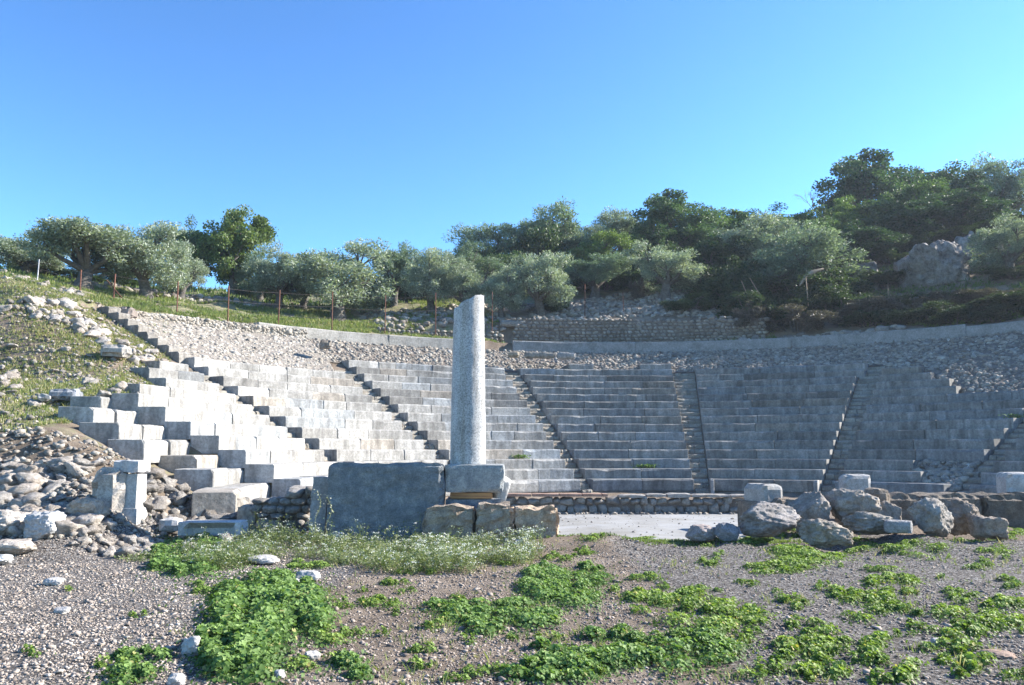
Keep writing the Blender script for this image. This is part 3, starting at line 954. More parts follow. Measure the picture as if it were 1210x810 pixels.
for j in range(ST):
    for k in range(SEG):
        Fc.append([j * SEG + k, j * SEG + (k + 1) % SEG, (j + 1) * SEG + (k + 1) % SEG, (j + 1) * SEG + k])
ring = np.array(Vc[-SEG:]); base_i = len(Vc)
for m in range(1, 6):
    f = 1 - m / 5
    c0 = ring.mean(0)
    for k in range(SEG):
        p = c0 + (ring[k] - c0) * f
        p[2] += -0.02 * (1 - f) + 0.02 * float(noise3(p * 7, 3)) * (m < 5)
        Vc.append(tuple(p))
    o0 = base_i + (m - 2) * SEG if m > 1 else base_i - SEG
    n0 = base_i + (m - 1) * SEG
    for k in range(SEG):
        Fc.append([o0 + k, o0 + (k + 1) % SEG, n0 + (k + 1) % SEG, n0 + k])
me = mesh_np('shaft', np.array(Vc), faces=Fc, mats=[M['granite']])
sm = np.ones(len(me.polygons), bool); sm[ST * SEG:] = False
me.polygons.foreach_set('use_smooth', sm)
link('shaft', me, root)

zp0 = Z_at(582.5, 15.3)
root = empty('plinth', (X_at(561, 15.3), 15.7, zp0), 'squared grey plinth block carrying the granite column, bright right end', 'plinth')
def plinth_cut(v):
    k = v[:, 2] < -0.12
    v[:, 0] *= np.where(v[:, 2] < 0.0, 1 - 0.045 * np.clip(-v[:, 2] / 0.28, 0, 1), 1)
    return v
grid_box('block', X_at(525.5, 15.3), X_at(596, 15.3), 15.32, 16.25, zp0, colz0 - 0.002, 'slab', 12, root, (3.2, 3.15, 3.05), 0.007, 0.012, step=0.07, chip=0.03, cut=plinth_cut)
b2 = box_stone('broken_end', (0.50, 0.35, -0.05), (0.42, 0.7, 0.62), 0.2, 77, 'marble', (1.0, 1.0, 1.0), 4, 0.08, 4, parent=root, cuts=2)
b2.location = (X_at(592, 15.9) - root.location.x, 0.25, Z_at(578, 15.9) - root.location.z)
zw = zp0
o = grid_box('wooden_plank', X_at(532, 15.4), X_at(582, 15.4), 15.40, 15.60, zw - 0.118, zw - 0.006, 'wood', 3, None, (1.3, 1.2, 1.1), 0.002, 0.004)
tag(o, 'orange-brown wooden plank wedged under the plinth block', 'plank')
o = grid_box('packing_stone', X_at(526, 15.3), X_at(592, 15.3), 15.42, 16.2, 0.1, zw - 0.122, 'slab', 14, None, (2.0, 2.1, 2.3), 0.01, 0.01)
tag(o, 'flat grey stone under the wooden plank, between plinth and foundation', 'stone block')

root = empty('foundation', (X_at(580, 14.7), 15.0, 0), 'row of tan pitted foundation stones in front of the plinth', 'foundation')
for (pa, pb, tz, sd, cc) in ((501, 562, 0.62, 1, (0.95, 0.9, 0.85)), (562.5, 606, 0.68, 2, (1.0, 0.95, 0.9)), (606.5, 660, 0.65, 3, (1.25, 1.12, 1.0))):
    grid_box('foundation_stone', X_at(pa, 14.6), X_at(pb, 14.6) - 0.01, 14.62 + 0.05 * (sd % 2), 15.36 - 0.02 * sd, -0.15, tz, 'cong', 20 + sd, root, tuple(1.9 * q for q in cc), 0.07, 0.05, step=0.045, chip=0.14)

# the big dark slab
DS = 15.2
zs = Z_at(548, DS)
def slab_cut(v):
    hx = (X_at(524, DS) - X_at(388, DS)) / 2
    z1 = v[:, 2].max()
    # rounded upper left corner
    d = np.hypot(np.maximum(0, (-v[:, 0] - (hx - 0.18)) / 0.18), np.maximum(0, (v[:, 2] - (z1 - 0.16)) / 0.16))
    k = d > 1
    sc = np.where(k, 1 / np.maximum(d, 1), 1)
    v[:, 0] = np.where(k, -(hx - 0.18) - (-v[:, 0] - (hx - 0.18)) * sc, v[:, 0])
    v[:, 2] = np.where(k, (z1 - 0.16) + (v[:, 2] - (z1 - 0.16)) * sc, v[:, 2])
    return v
o = grid_box('stone_slab', X_at(387, DS), X_at(524.5, DS), DS, DS + 0.42, -0.1, zs, 'slab', 33, None, (2.2, 2.2, 2.2), 0.032, 0.03, step=0.055, chip=0.05, cut=slab_cut)
tag(o, 'large rough dark grey slab standing on edge left of the column', 'stone slab')
o = grid_box('leaning_slab', X_at(368, 15.5), X_at(389, 15.5), 15.45, 15.75, -0.05, Z_at(563, 15.5), 'marble', 35, None, (0.72, 0.7, 0.7), 0.01, 0.02)
o.rotation_euler = (0, 0.07, 0.0)
tag(o, 'narrow light grey slab leaning against the left end of the big dark slab', 'stone slab')

# left: rubble wall stump, front blocks, marble trough
root = empty('rubble_stump', (X_at(340, 16), 16.1, 0), 'crumbling stump of brown rubble wall left of the leaning slab', 'rubble wall')
wall_of_stones(root, (X_at(312, 16), 16.1, 0), (X_at(366, 16), 16.1, 0), 0.70, 0.93, 0.5, 0.22, 111, mat='boulder', sub=3, topvar=0.12)
def blk(label, pa, pb, pt, pb_y, D, depth, rot=0, seed=1, mat='seat', color=(1, 1, 1), rough=0.015, bev=0.03, name='stone_block', chip=0.05, cat='stone block', z0=None, step=0.1):
    zt = Z_at(pt, D); zb = Z_at(pb_y, D) if z0 is None else z0
    o = grid_box(name, X_at(pa, D), X_at(pb, D), D, D + depth, zb, zt, mat, seed, None, color, rough, bev, rotz=rot, chip=chip, step=step)
    return tag(o, label, cat)
blk('tan upright block with shaded front, first of the loose blocks left of the rubble stump', 281, 303, 597, 640, 15.9, 1.0, 0, 41, 'seat', (0.92, 0.83, 0.72))
blk('low shaded block behind the tan upright block', 270, 284, 590, 640, 16.6, 0.9, 0, 42, 'seat', (0.9, 0.84, 0.76))
o = blk('white marble trough with dark hollow side lying before the benches', 214, 287, 617, 634, 14.6, 0.55, 0.05, 43, 'marble', (1.1, 1.1, 1.1), 0.004, 0.01, 'marble_trough', 0.01, 'trough')
# hollow the front of the trough
me = o.data
for v in me.vertices:
    if v.co.y < -0.2 and abs(v.co.x) < 0.42 and v.co.z > -0.16 and v.co.z < 0.10: v.co.y += 0.22
blk('small white marble block beside the trough', 190, 214, 613, 630, 14.9, 0.4, 0.1, 44, 'marble', (1.05, 1.02, 1.0))

root = empty('broken_pier', (X_at(148, 14.7), 14.9, 0.3), 'broken white pier with moulded cap among the left rubble', 'pier')
D = 14.7
grid_box('pier_shaft', X_at(142, D), X_at(164, D), D + .03, D + 0.45, 0.3, Z_at(560, D), 'marble', 51, root, (1.1, 1.08, 1.05), 0.008, 0.012)
grid_box('pier_cap', X_at(134, D), X_at(166, D), D - .02, D + 0.5, Z_at(559.5, D), Z_at(544, D), 'marble', 52, root, (1.0, 1.0, 1.02), 0.006, 0.02)
grid_box('pier_base', X_at(143, D), X_at(167, D), D - .01, D + 0.46, 0.2, Z_at(600, D), 'marble', 53, root, (1.05, 1.02, 1.0), 0.01, 0.02)
o = grid_box('rough_slab', X_at(110, 14.6), X_at(146.5, 14.6), 14.58, 14.95, 0.35, Z_at(553, 14.6), 'boulder', 54, None, (1.5, 1.45, 1.4), 0.04, 0.05, chip=0.12)
tag(o, 'rough upright grey slab against the left side of the white pier', 'stone slab')

def rough_edges(me):
    """flat-shade the sharply broken faces"""
    n = np.zeros(len(me.polygons) * 3); me.polygons.foreach_get('normal', n); n = n.reshape(-1, 3)
    q = noise3(n * 3.0, 3) > 0.15
    me.polygons.foreach_set('use_smooth', ~q)

def boulder(label, pa, pb, pt, pbm, D, depth=None, seed=1, p=3.2, mat='boulder', color=(1, 1, 1), cuts=4, rot=0.0, z0=None, rough=0.16, sub=5, cat='boulder', fine=0.085, name='boulder'):
    w = (pb - pa) / F_PX * D
    zt = Z_at(pt, D); zb = (Z_at(pbm, D) - (0.06 if sub >= 4 and D > 12.2 else 0.01)) if z0 is None else z0
    h = zt - zb
    depth = depth or w * 0.75
    v, t = rock_verts(sub, seed, (1, 1, 1), p, rough, 1.5, cuts, fine)
    ext = v.max(0) - v.min(0); v = (v - (v.max(0) + v.min(0)) / 2) / ext
    v = v * np.array([w, depth, h])
    me = mesh_np(name, v, tris=t, mats=[M[mat]], smooth=True)
    o = link(name, me, None, color)
    if True: rough_edges(me)
    o.location = ((X_at(pa, D) + X_at(pb, D)) / 2 * (D + depth * 0.3) / D, D + depth * 0.3, (zt + zb) / 2)
    o.rotation_euler = (0, 0, rot)
    return tag(o, label, cat)

boulder('big pitted grey boulder at the right end of the paved floor', 868, 944, 594, 634, 14.7, 1.0, 202, 3.0, color=(0.95, 0.93, 0.95), cuts=5)
boulder('tall grey boulder behind the pitted boulder, left of the pyramidal one', 926, 974, 580, 622, 15.9, 0.8, 203, 3.6, color=(0.98, 0.93, 0.9), z0=-0.1)
boulder('broad peaked tan boulder in the middle of the right-hand pile', 970, 1037, 577, 622, 16.0, 1.0, 204, 2.6, color=(1.12, 1.05, 0.98), z0=-0.1)
boulder('squarish tan boulder in front of the pile, lit right face', 942, 998, 613, 645, 13.9, 0.8, 205, 5.5, color=(1.1, 1.02, 0.92), rot=0.0, cuts=2)
boulder('low wedge-shaped boulder right of the squarish tan one', 992, 1056, 605, 631, 14.8, 0.8, 206, 2.6, color=(1.0, 0.96, 0.9))
boulder('large smooth tilted grey boulder leaning on the foundation wall', 1068, 1122, 588, 633, 14.8, 0.8, 207, 2.8, color=(1.12, 1.1, 1.08), rot=0.4)
boulder('brown angular rock behind the tilted grey boulder', 1108, 1146, 589, 618, 15.6, 0.8, 208, 3.0, color=(0.85, 0.75, 0.66), z0=0)
boulder('small block of brown stone standing alone near the right edge', 1148, 1178, 611, 636, 14.4, 0.5, 209, 5.5, color=(0.95, 0.86, 0.78), cuts=2, sub=4)
boulder('pinkish low rock lying on the front edge of the paved floor', 806, 843, 621, 637, 14.9, 0.5, 210, 2.6, color=(1.2, 1.08, 1.08), sub=4)
boulder('small bluish rock between pinkish rock and pitted boulder', 841, 870, 618, 637, 14.7, 0.45, 211, 2.4, color=(0.9, 0.95, 1.1), sub=4)
boulder('rounded tan rock behind the wedge-shaped boulder', 1033, 1058, 593, 616, 15.9, 0.6, 212, 2.8, color=(1.1, 1.0, 0.9), z0=0, sub=4)
boulder('small brown rock just left of the brown stone block', 1140, 1160, 608, 622, 15.0, 0.4, 213, 2.6, color=(0.9, 0.8, 0.7), z0=0, sub=4)
blk('small bluish slab lying flat among weeds below the tilted boulder', 1046, 1076, 616, 631, 14.3, 0.35, -0.5, 214, 'boulder', (1.0, 1.05, 1.15), 0.01, 0.015, 'fallen_slab', 0.02, 'stone slab', step=0.06)
blk('pale squared block perched at the left end of the boulder pile', 893, 921, 573, 596, 17.0, 0.9, 0.25, 215, 'marble', (0.8, 0.77, 0.74), z0=0.3)
blk('low tan stone carrying the pale perched block', 886, 926, 594, 618, 16.9, 1.1, 0.1, 220, 'cong', (1.2, 1.12, 1.05), z0=-0.1, rough=0.03)
blk('flat tan block wedged behind the pitted boulder', 915, 942, 590, 605, 16.6, 0.7, 0, 216, 'cong', (1.1, 1.05, 1.0), z0=0)
blk('pale tapered block standing above the peaked boulder', 996, 1029, 561, 583, 18.6, 0.45, 0, 217, 'marble', (0.88, 0.86, 0.85), z0=0.3)
blk('white block cut by the right picture edge on the foundation wall', 1194, 1222, 559, 581, 18.3, 0.8, -0.2, 218, 'marble', (0.95, 0.95, 0.95), z0=0.5)
blk('low tan stone ledge behind the peaked boulder', 1030, 1050, 578, 600, 17.2, 0.6, 0, 219, 'cong', (1.25, 1.2, 1.15), z0=0)

root = empty('foundation_wall', (9.6, 18.1, 0), 'long low pitted foundation wall behind the boulders at the right edge', 'wall')
xa = 7.4; k = 0
rr = np.random.default_rng(9)
while xa < 14.5:
    w = rr.uniform(0.9, 1.5)
    grid_box('wall_stone', xa, xa + w - 0.015, 17.35 + rr.uniform(-.04, .04) , 18.35, -0.1, 0.70 + rr.uniform(-.03, .03), 'cong', 80 + k, root, tuple([float(rr.uniform(0.75, 0.98))] * 3), 0.05, 0.05, step=0.09, chip=0.08)
    xa += w; k += 1
# thin ledge in front of the shaded benches, right edge
root = empty('back_rubble', (12.6, 23.5, 0), 'patch of dark rubble filling where the lower bench ends near the right edge', 'rubble bank')
pts = []
for _ in range(420):
    th = rr.uniform(45.5, edge_D[0] - 0.3); R = rr.uniform(R0 + .2, R0 + TREAD * 3.6); x, y = pol(R, th)
    if R < Rn(3): pts.append((x, y, 0.15 + (R - 10.22) * 0.504, rr.uniform(0.12, 0.32)))
pts = np.array(pts)
B = Batch(); stones_on(B, pts[:, :3] - np.array(root.location), pts[:, 3], 120, 1, 0.8)
o = link('stones', B.mesh('stones', M['rubble']), root); o['kind'] = 'stuff'

rs = np.random.default_rng(150); pp = []
for _ in range(420):
    y = 15.25 + 6.2 * rs.random() ** (2.2 if rs.random() < .6 else .4); x = rs.uniform(0.2, 6.6)
    pp.append((x, y, 0.012, 0.012 * 5 ** (rs.random() ** 2)))
for _ in range(160):
    pp.append((rs.uniform(0, 6.4), 21.15 + 0.25 * rs.random(), 0.02, rs.uniform(0.04, 0.13)))
pp = np.array(pp); B = Batch(); stones_on(B, pp[:, :3], pp[:, 3], 151, 1, 0.7)
tag(link('crumbs', B.mesh('crumbs', M['rubble'])), 'crumbs of stone lying on the pale paved floor and at the foot of the low wall', kind='stuff')

# ------------------------------------------------------------------ left rubble field
def heap(label, specs, seed, name='rubble_heap', mat='boulder', cat='rubble heap', smin=0.15, smax=0.5, bright=(1.1, 1.7), sub=3, sink=0.1, p=(2.4, 4)):
    """specs: list of (x, y) centres -> each stone its own child"""
    r = np.random.default_rng(seed)
    P = np.array(specs); c = P.mean(0)
    root = empty(name, (c[0], c[1], Hs(c[0], c[1])), label, cat)
    lib = []
    for k in range(10):
        v, t = rock_verts(sub, seed * 3 + k, (1, 1, 1), r.uniform(*p), 0.3, 2.1, 9, 0.10)
        lib.append(mesh_np('stone', v, tris=t, mats=[M[mat]], tint=np.full(len(v), .6)))
    z = H(P[:, 0], P[:, 1])
    for (x, y), zz in zip(P, z):
        s = smin * (smax / smin) ** (r.random() ** 1.5)
        o = link('stone', lib[int(r.integers(10))], root)
        g = r.uniform(*bright); w = r.uniform(0.86, 1.0)
        o.color = (g, g * (0.5 + w / 2), g * w, 1)
        o.scale = (s * r.uniform(0.9, 1.5), s * r.uniform(0.8, 1.2), s * r.uniform(0.5, 0.9))
        o.location = (x - root.location.x, y - root.location.y, zz + s * (0.22 - sink) - root.location.z)
        o.rotation_euler = (r.normal() * .25, r.normal() * .25, r.uniform(0, 6.28))
    return root
def rnd_in(px0, px1, D0, D1, n, seed):
    r = np.random.default_rng(seed)
    out = []
    for _ in range(n):
        Dd = r.uniform(D0, D1); px = r.uniform(px0, px1)
        out.append((X_at(px, Dd), Dd))
    return out
heap('wide heap of pale rubble stones filling the ground left of the white pier', rnd_in(-60, 118, 13.4, 16.2, 290, 1), 131, smin=0.10, smax=0.46)
heap('small broken stones scattered between the white pier and the trough', rnd_in(95, 300, 13.0, 14.5, 95, 2), 132, smin=0.07, smax=0.30)
heap('brown crumbly stones in the hollow under the white bench blocks', rnd_in(166, 292, 15.2, 17.0, 85, 3), 133, smin=0.15, smax=0.5, bright=(0.7, 1.1))
heap('tumbled pale stones along the stepped end of the rubble bank', [(lambda p: (p[0], p[1]))(pol(RW - q * 5.2, -66 - w_)) for q, w_ in np.random.default_rng(4).uniform(0, 1, (110, 2)) * np.array([1, 6.5])], 134, smin=0.16, smax=0.55, bright=(1.2, 1.7), mat='boulder')
heap('line of stones across the grass slope at the far left', rnd_in(-40, 92, 26.6, 27.6, 80, 5), 135, smin=0.12, smax=0.42, bright=(1.0, 1.5))
heap('stones at the top of the left slope, below the fence', rnd_in(-40, 85, 31.5, 33.5, 70, 6), 136, smin=0.12, smax=0.45, bright=(0.9, 1.4))
heap('pale stones strewn over the middle of the left grass slope', rnd_in(-40, 170, 19, 25.5, 90, 7), 137, smin=0.12, smax=0.45, bright=(1.0, 1.5))
boulder('blue-white squarish boulder at the front left, beside the shadow', 41, 80, 604, 638, 13.2, 0.6, 221, 4.2, 'marble', (0.85, 0.87, 0.9), cuts=3, rough=0.1)
boulder('long grey boulder at the left picture edge with a shaded hollow', -20, 44, 603, 636, 13.3, 0.8, 222, 3.0, color=(1.5, 1.45, 1.4))
boulder('flat pale rock lying across the bottom of the left heap', -5, 52, 638, 655, 12.5, 0.6, 223, 3.0, color=(1.5, 1.4, 1.3), sub=4)
boulder('tan elongated rock leaning at the foot of the rough slab', 84, 132, 588, 608, 14.1, 0.5, 224, 2.8, color=(1.5, 1.25, 1.05), sub=4)
boulder('bright white stone on the gravel at the far left', 1, 24, 656, 668, 12.0, 0.3, 225, 3.0, 'marble', (1.2, 1.2, 1.2), sub=4)
boulder('broad dark ledge of rock above the left heap', -30, 60, 545, 585, 16.0, 1.4, 226, 3.0, color=(1.1, 1.0, 0.95))
boulder('cream ledge rock just behind the rough slab', 45, 118, 541, 570, 16.1, 1.2, 227, 3.0, color=(1.35, 1.25, 1.15))
rs = np.random.default_rng(140)
pp = []
for _ in range(15000):
    Dd = rs.uniform(13.2, 31); px = rs.uniform(-60, 320); x = X_at(px, Dd)
    R_ = math.hypot(x - CX, Dd - CY); t_ = math.degrees(math.atan2(x - CX, Dd - CY))
    if Dd > 17.2 and not ((t_ < -67 and R_ > 17.6) or x < -10.6): continue
    if Dd > 17.5 and rs.random() < 0.5: continue
    if Dd < 17.2 and R_ < 12.6: continue
    pp.append((x, Dd, 0, 0.035 * (5 ** (rs.random() ** 2))))
pp = np.array(pp); pp[:, 2] = H(pp[:, 0], pp[:, 1]) + pp[:, 3] * 0.15
B = Batch(); stones_on(B, pp[:, :3], pp[:, 3], 141, 1, 0.75)
tag(link('rubble', B.mesh('rubble', M['rubble'])), 'small broken stones littering the earth of the left bank and slope', kind='stuff')
# squared stones at the top left
blk('reddish block at the top of the left bank, left one of three', 87, 105, 357, 374, 30.6, 0.8, 0.2, 231, 'seat', (0.95, 0.8, 0.7), 0.03, 0.06)
blk('grey-brown block at the top of the left bank, middle one of three', 108, 127, 362, 375, 30.6, 0.8, -0.1, 232, 'seat', (0.75, 0.7, 0.68), 0.03, 0.06)
blk('brown block at the top of the left bank, right one of three', 128, 143, 362, 375, 30.8, 0.8, 0.1, 233, 'seat', (0.7, 0.6, 0.55), 0.03, 0.06)
blk('pale fallen bench block lying beside the tumbled stones', 108, 138, 407, 421, 25.2, 0.7, 0.15, 234, 'seat', (1.1, 1.05, 1.0), 0.03, 0.06)
blk('grey block tilted on the slope left of the broken wedge', 33, 50, 465, 473, 20.2, 0.5, 0.4, 235, 'seat', (1.1, 1.1, 1.1), 0.03, 0.05)
blk('bluish slab lying on the slope beside the white top-left bench block', 50, 82, 459, 473, 20.6, 0.6, 0.2, 236, 'seat', (0.8, 0.85, 0.95), 0.03, 0.05)
blk('long grey block resting on the terrace wall right of the column top', 590, 619, 378, 386, 45.2, 0.6, 0.05, 237, 'seat', (0.8, 0.78, 0.75), 0.02, 0.05)
blk('tan squared block on the rubble band just right of the column', 600, 614, 415, 422, 40.6, 0.5, 0, 238, 'seat', (0.95, 0.82, 0.65), 0.02, 0.04)
blk('row-end block on the rubble band above the middle wedge', 620, 657, 416, 423, 40.6, 0.5, 0, 239, 'seat', (0.8, 0.75, 0.68), 0.02, 0.04)
blk('grey squared block on the rubble band, right one above the middle wedge', 659, 682, 416, 424, 40.6, 0.5, 0, 240, 'seat', (0.85, 0.86, 0.88), 0.02, 0.04)
blk('small dark stone sitting in the sunlit rubble bank', 372, 386, 402, 412, 35.6, 0.5, 0.3, 241, 'seat', (0.7, 0.62, 0.55), 0.03, 0.05)

# rock outcrops on the right hillside
boulder('massive grey rock outcrop on the dark hillside near the right edge', 1076, 1146, 281, 335, 47.5, 5, 251, 3.0, 'outcrop', (1.3, 1.25, 1.22), 8, rough=0.24, sub=5, cat='rock outcrop', name='rock_outcrop', z0=10)
boulder('upper right rock face of the outcrop, half hidden by an olive', 1128, 1200, 262, 332, 48.5, 5, 252, 3.2, 'outcrop', (1.35, 1.3, 1.27), 8, rough=0.22, sub=5, cat='rock outcrop', name='rock_outcrop', z0=10.5)
boulder('small grey rock outcrop left of the massive one, beside the dark olive', 1018, 1046, 303, 334, 50, 3, 253, 2.8, 'outcrop', (1.0, 1.0, 1.0), 5, rough=0.2, sub=4, cat='rock outcrop', name='rock_outcrop', z0=10)

# loose white stones among the weeds
for (lab, a, b, c, d, sd) in (('white lump of stone in the weeds in front of the slab', 355, 384, 675, 688, 1), ('small white stone just below the white lump', 347, 362, 684, 695, 2),
                  ('flat pale slab half buried left of the weed band', 296, 336, 657, 667, 3), ('grey stone nestled in the left edge of the big mallow clump', 225, 250, 753, 775, 4),
                  ('white stone below the big mallow clump', 212, 232, 797, 812, 5), ('white stone at the right foot of the big mallow clump', 333, 347, 792, 802, 6),
                  ('pale rock at the right foot of the foundation stones', 668, 690, 634, 643, 7), ('bluish-white stone at the right end of the weed band', 607, 625, 636, 650, 8),
                  ('white flat stone in the gravel near the bottom right', 1085, 1102, 755, 765, 9), ('small pale stone in the gravel left of the mallow clump', 65, 88, 683, 692, 10),
                  ('dark-edged flat stone on the left gravel', 78, 96, 718, 725, 11), ('white stone right of the big mallow clump', 368, 386, 770, 780, 12), ('thin brown rock among the right-hand weeds', 1140, 1180, 772, 778, 13),
                  ('light stone under the weeds before the big slab', 390, 412, 628, 640, 14), ('long pale stone lying under the foundation stones', 500, 540, 624, 636, 15)):
    D = float(onz(600, d)[1])
    boulder(lab, a, b, c, d + 1, D, None, 300 + sd, 2.8, 'marble', (1.0, 0.97, 0.95) if sd != 13 else (0.7, 0.5, 0.4), 3, sub=4, cat='stone', name='loose_stone')

# ------------------------------------------------------------------ gravel
rr = np.random.default_rng(55)
P, S, Tn = [], [], []
NP_ = 150000
Dd = 4.2 + (15.1 - 4.2) * rr.random(NP_) ** 1.25
xx = rr.uniform(-1, 1, NP_) * (Dd * 0.74 + 0.6)
keep = ~((xx > -3.8) & (xx < 0.95) & (Dd > 14.4))
dens = 0.42 + 0.6 * fbm2(xx, Dd, 0.9, 3, 4) + 0.5 * (xx < -2.4)
keep &= rr.random(NP_) < dens + 0.25
xx, Dd = xx[keep], Dd[keep]
ss = np.clip(rr.lognormal(math.log(0.0072), 0.5, len(xx)), 0.0035, 0.045)
zz = H(xx, Dd)
v0, t0 = ico(1)
lib = [v0 * (1 + 0.28 * np.random.default_rng(k).normal(size=(len(v0), 1))) for k in range(8)]
B = Batch()
for k in range(8):
    idx = np.arange(k, len(xx), 8)
    a = rr.uniform(0, 6.28, len(idx)); s = ss[idx]
    sx, sy, sz = s * rr.uniform(.8, 1.5, len(idx)), s * rr.uniform(.7, 1.2, len(idx)), s * rr.uniform(.45, .8, len(idx))
    v = lib[k]
    lx = v[None, :, 0] * sx[:, None]; ly = v[None, :, 1] * sy[:, None]; lz = v[None, :, 2] * sz[:, None]
    W = np.stack([lx * np.cos(a)[:, None] - ly * np.sin(a)[:, None] + xx[idx][:, None], lx * np.sin(a)[:, None] + ly * np.cos(a)[:, None] + Dd[idx][:, None], lz + (zz[idx] + s * 0.25)[:, None]], 2)
    tt = t0[None] + (np.arange(len(idx)) * len(v))[:, None, None]
    tn = np.repeat(np.clip(rr.normal(0.36, 0.22, len(idx)) + 0.22 * (xx[idx] < -2.4), 0, 1), len(v))
    B.add(W.reshape(-1, 3), tt.reshape(-1, 3), None, tn)
M['pebble'] = stone_mat('pebble', (0.30, 0.265, 0.235), (0.44, 0.39, 0.35), (0.60, 0.545, 0.50), 1, 0.0, objcol=False, tint=True)
tag(link('gravel', B.mesh('gravel', M['pebble'])), 'loose grey and brown gravel strewn over the foreground', kind='stuff')

# ------------------------------------------------------------------ plants
def leaf_fans(B, P, Nn, size, tint, r, k=7):
    """round lobed leaves: fan of k triangles, cupped; P centres, Nn normals"""
    n = len(P)
    up = Nn / np.linalg.norm(Nn, axis=1, keepdims=True)
    a = r.normal(size=(n, 3)); t1 = np.cross(up, a); t1 /= np.linalg.norm(t1, axis=1, keepdims=True)
    t2 = np.cross(up, t1)
    ang = np.linspace(0.35, 2 * np.pi - 0.35, k + 1)
    rad = 1 + 0.13 * np.cos(np.arange(k + 1) * np.pi) + 0.06 * r.normal(size=(n, k + 1))
    W = np.zeros((n, k + 2, 3))
    W[:, 0] = P - up * size[:, None] * 0.22 + t1 * size[:, None] * 0.25
    for j in range(k + 1):
        W[:, j + 1] = P + (t1 * np.cos(ang[j]) + t2 * np.sin(ang[j])) * (size * rad[:, j])[:, None] + up * (size * 0.12 * np.sin(ang[j] * 3 + 1))[:, None]
    tri = np.array([[0, j, j + 1] for j in range(1, k + 1)])
    T = tri[None] + (np.arange(n) * (k + 2))[:, None, None]
    B.add(W.reshape(-1, 3), T.reshape(-1, 3), None, np.repeat(tint, k + 2))

def blades(B, P, hgt, r, n_bl=4, width=0.012, lean=0.5, tint=None):
    n = len(P)
    for b in range(n_bl):
        a = r.uniform(0, 6.28, n); L = hgt * r.uniform(0.5, 1.15, n)
        d = np.stack([np.cos(a), np.sin(a), np.zeros(n)], 1)
        s = np.stack([-np.sin(a), np.cos(a), np.zeros(n)], 1)
        off = d * (r.uniform(0, 0.04, n) * (hgt / 0.1))[:, None]
        ln = lean * r.uniform(0.2, 1.2, n)
        w = width * r.uniform(0.7, 1.3, n)
        p0 = P + off - s * w[:, None]; p1 = P + off + s * w[:, None]
        p2 = P + off + d * (L * ln * 0.4)[:, None] + s * (w * 0.8)[:, None] + np.array([0, 0, 1]) * (L * 0.6)[:, None]
        p3 = P + off + d * (L * ln)[:, None] + np.array([0, 0, 1]) * L[:, None]
        W = np.stack([p0, p1, p2, p3], 1)
        q = np.array([[0, 1, 2, 3]])[None] + (np.arange(n) * 4)[:, None, None]
        tn = np.clip(r.normal(0.45, 0.22, n), 0, 1) if tint is None else tint
        B.add(W.reshape(-1, 3), None, q.reshape(-1, 4), np.repeat(tn, 4))

def ell(px, py, w, h):
    """picture ellipse on the flat ground -> world centre and radii"""
    c = onz(px, py); a = onz(px, py - h / 2); b = onz(px, py + h / 2)
    return c[0], 0.5 * (a[1] + b[1]), w / 2 / F_PX * c[1], max(0.12, (a[1] - b[1]) / 2)

def mallow(specs, hgt, seed, dens=2100, size=(0.018, 0.042)):
    r = np.random.default_rng(seed); Bp = Batch(); Bs = Batch()
    for (px, py, w, h) in specs:
        x0, y0, rx, ry = ell(px, py, w, h)
        n = int(min(16000, max(60, 1.9 * dens * rx * ry * 3.14)))
        # lobed outline from several sub-plants
        m = max(5, int(rx * ry * 34) + 6)
        sub = r.uniform(-1, 1, (m, 2)); sub = sub[(sub ** 2).sum(1) < 1]
        if len(sub) < 2: sub = np.array([[0, 0], [.4, .1]])
        ci = r.integers(0, len(sub), n)
        sr = r.uniform(0.16, 0.46, len(sub)) * (1.0 if len(sub) > 6 else 1.4)
        sr = np.minimum(sr, 0.42 / max(rx, 0.3) + 0.16)
        pr = r.normal(size=(n, 2)) * 0.62
        pr = pr * sr[ci][:, None]
        far_ = r.random(n) < 0.07
        pr = np.where(far_[:, None], pr * 2.6 + r.normal(size=(n, 2)) * 0.12, pr)
        gx = sub[ci, 0] + pr[:, 0]; gy = sub[ci, 1] + pr[:, 1]
        dd = np.hypot(pr[:, 0], pr[:, 1]) / sr[ci]
        Y_ = y0 + gy * ry; X_ = (x0 + gx * rx) * Y_ / y0
        hh = hgt * np.clip(1.1 - dd ** 2 * 0.7, 0.12, 1) * (0.25 + 0.75 * r.random(n) ** 0.6) * r.uniform(0.6, 1.1, len(sub))[ci]
        P = np.stack([X_, Y_, H(X_, Y_) + 0.01 + hh], 1)
        Nn = np.stack([pr[:, 0] * 1.2 + 0.45 * r.normal(size=n) + 0.15, pr[:, 1] * 1.2 + 0.45 * r.normal(size=n) - 0.1, np.ones(n) * 0.9], 1)
        sz = r.uniform(*size, n) * (0.7 + 0.5 * (hh / hgt))
        tn = np.clip(0.30 + 0.45 * hh / hgt + r.normal(size=n) * 0.15, 0, 1)
        tn = np.where(r.random(n) < 0.02, 1.0, np.minimum(tn, .9))
        leaf_fans(Bp, P, Nn, sz, tn, r)
        k = n // 3
        base = np.stack([X_[:k] - pr[:k, 0] * rx * 0.4, Y_[:k] - pr[:k, 1] * ry * 0.4, H(X_[:k], Y_[:k])], 1)
        top = P[:k]; side = np.array([0.0018, 0, 0])
        W = np.stack([base - side, base + side, top + side * .6, top - side * .6], 1)
        q = np.array([[0, 1, 2, 3]])[None] + (np.arange(k) * 4)[:, None, None]
        Bp.add(W.reshape(-1, 3), None, q.reshape(-1, 4), np.full(k * 4, 0.6))
    return Bp

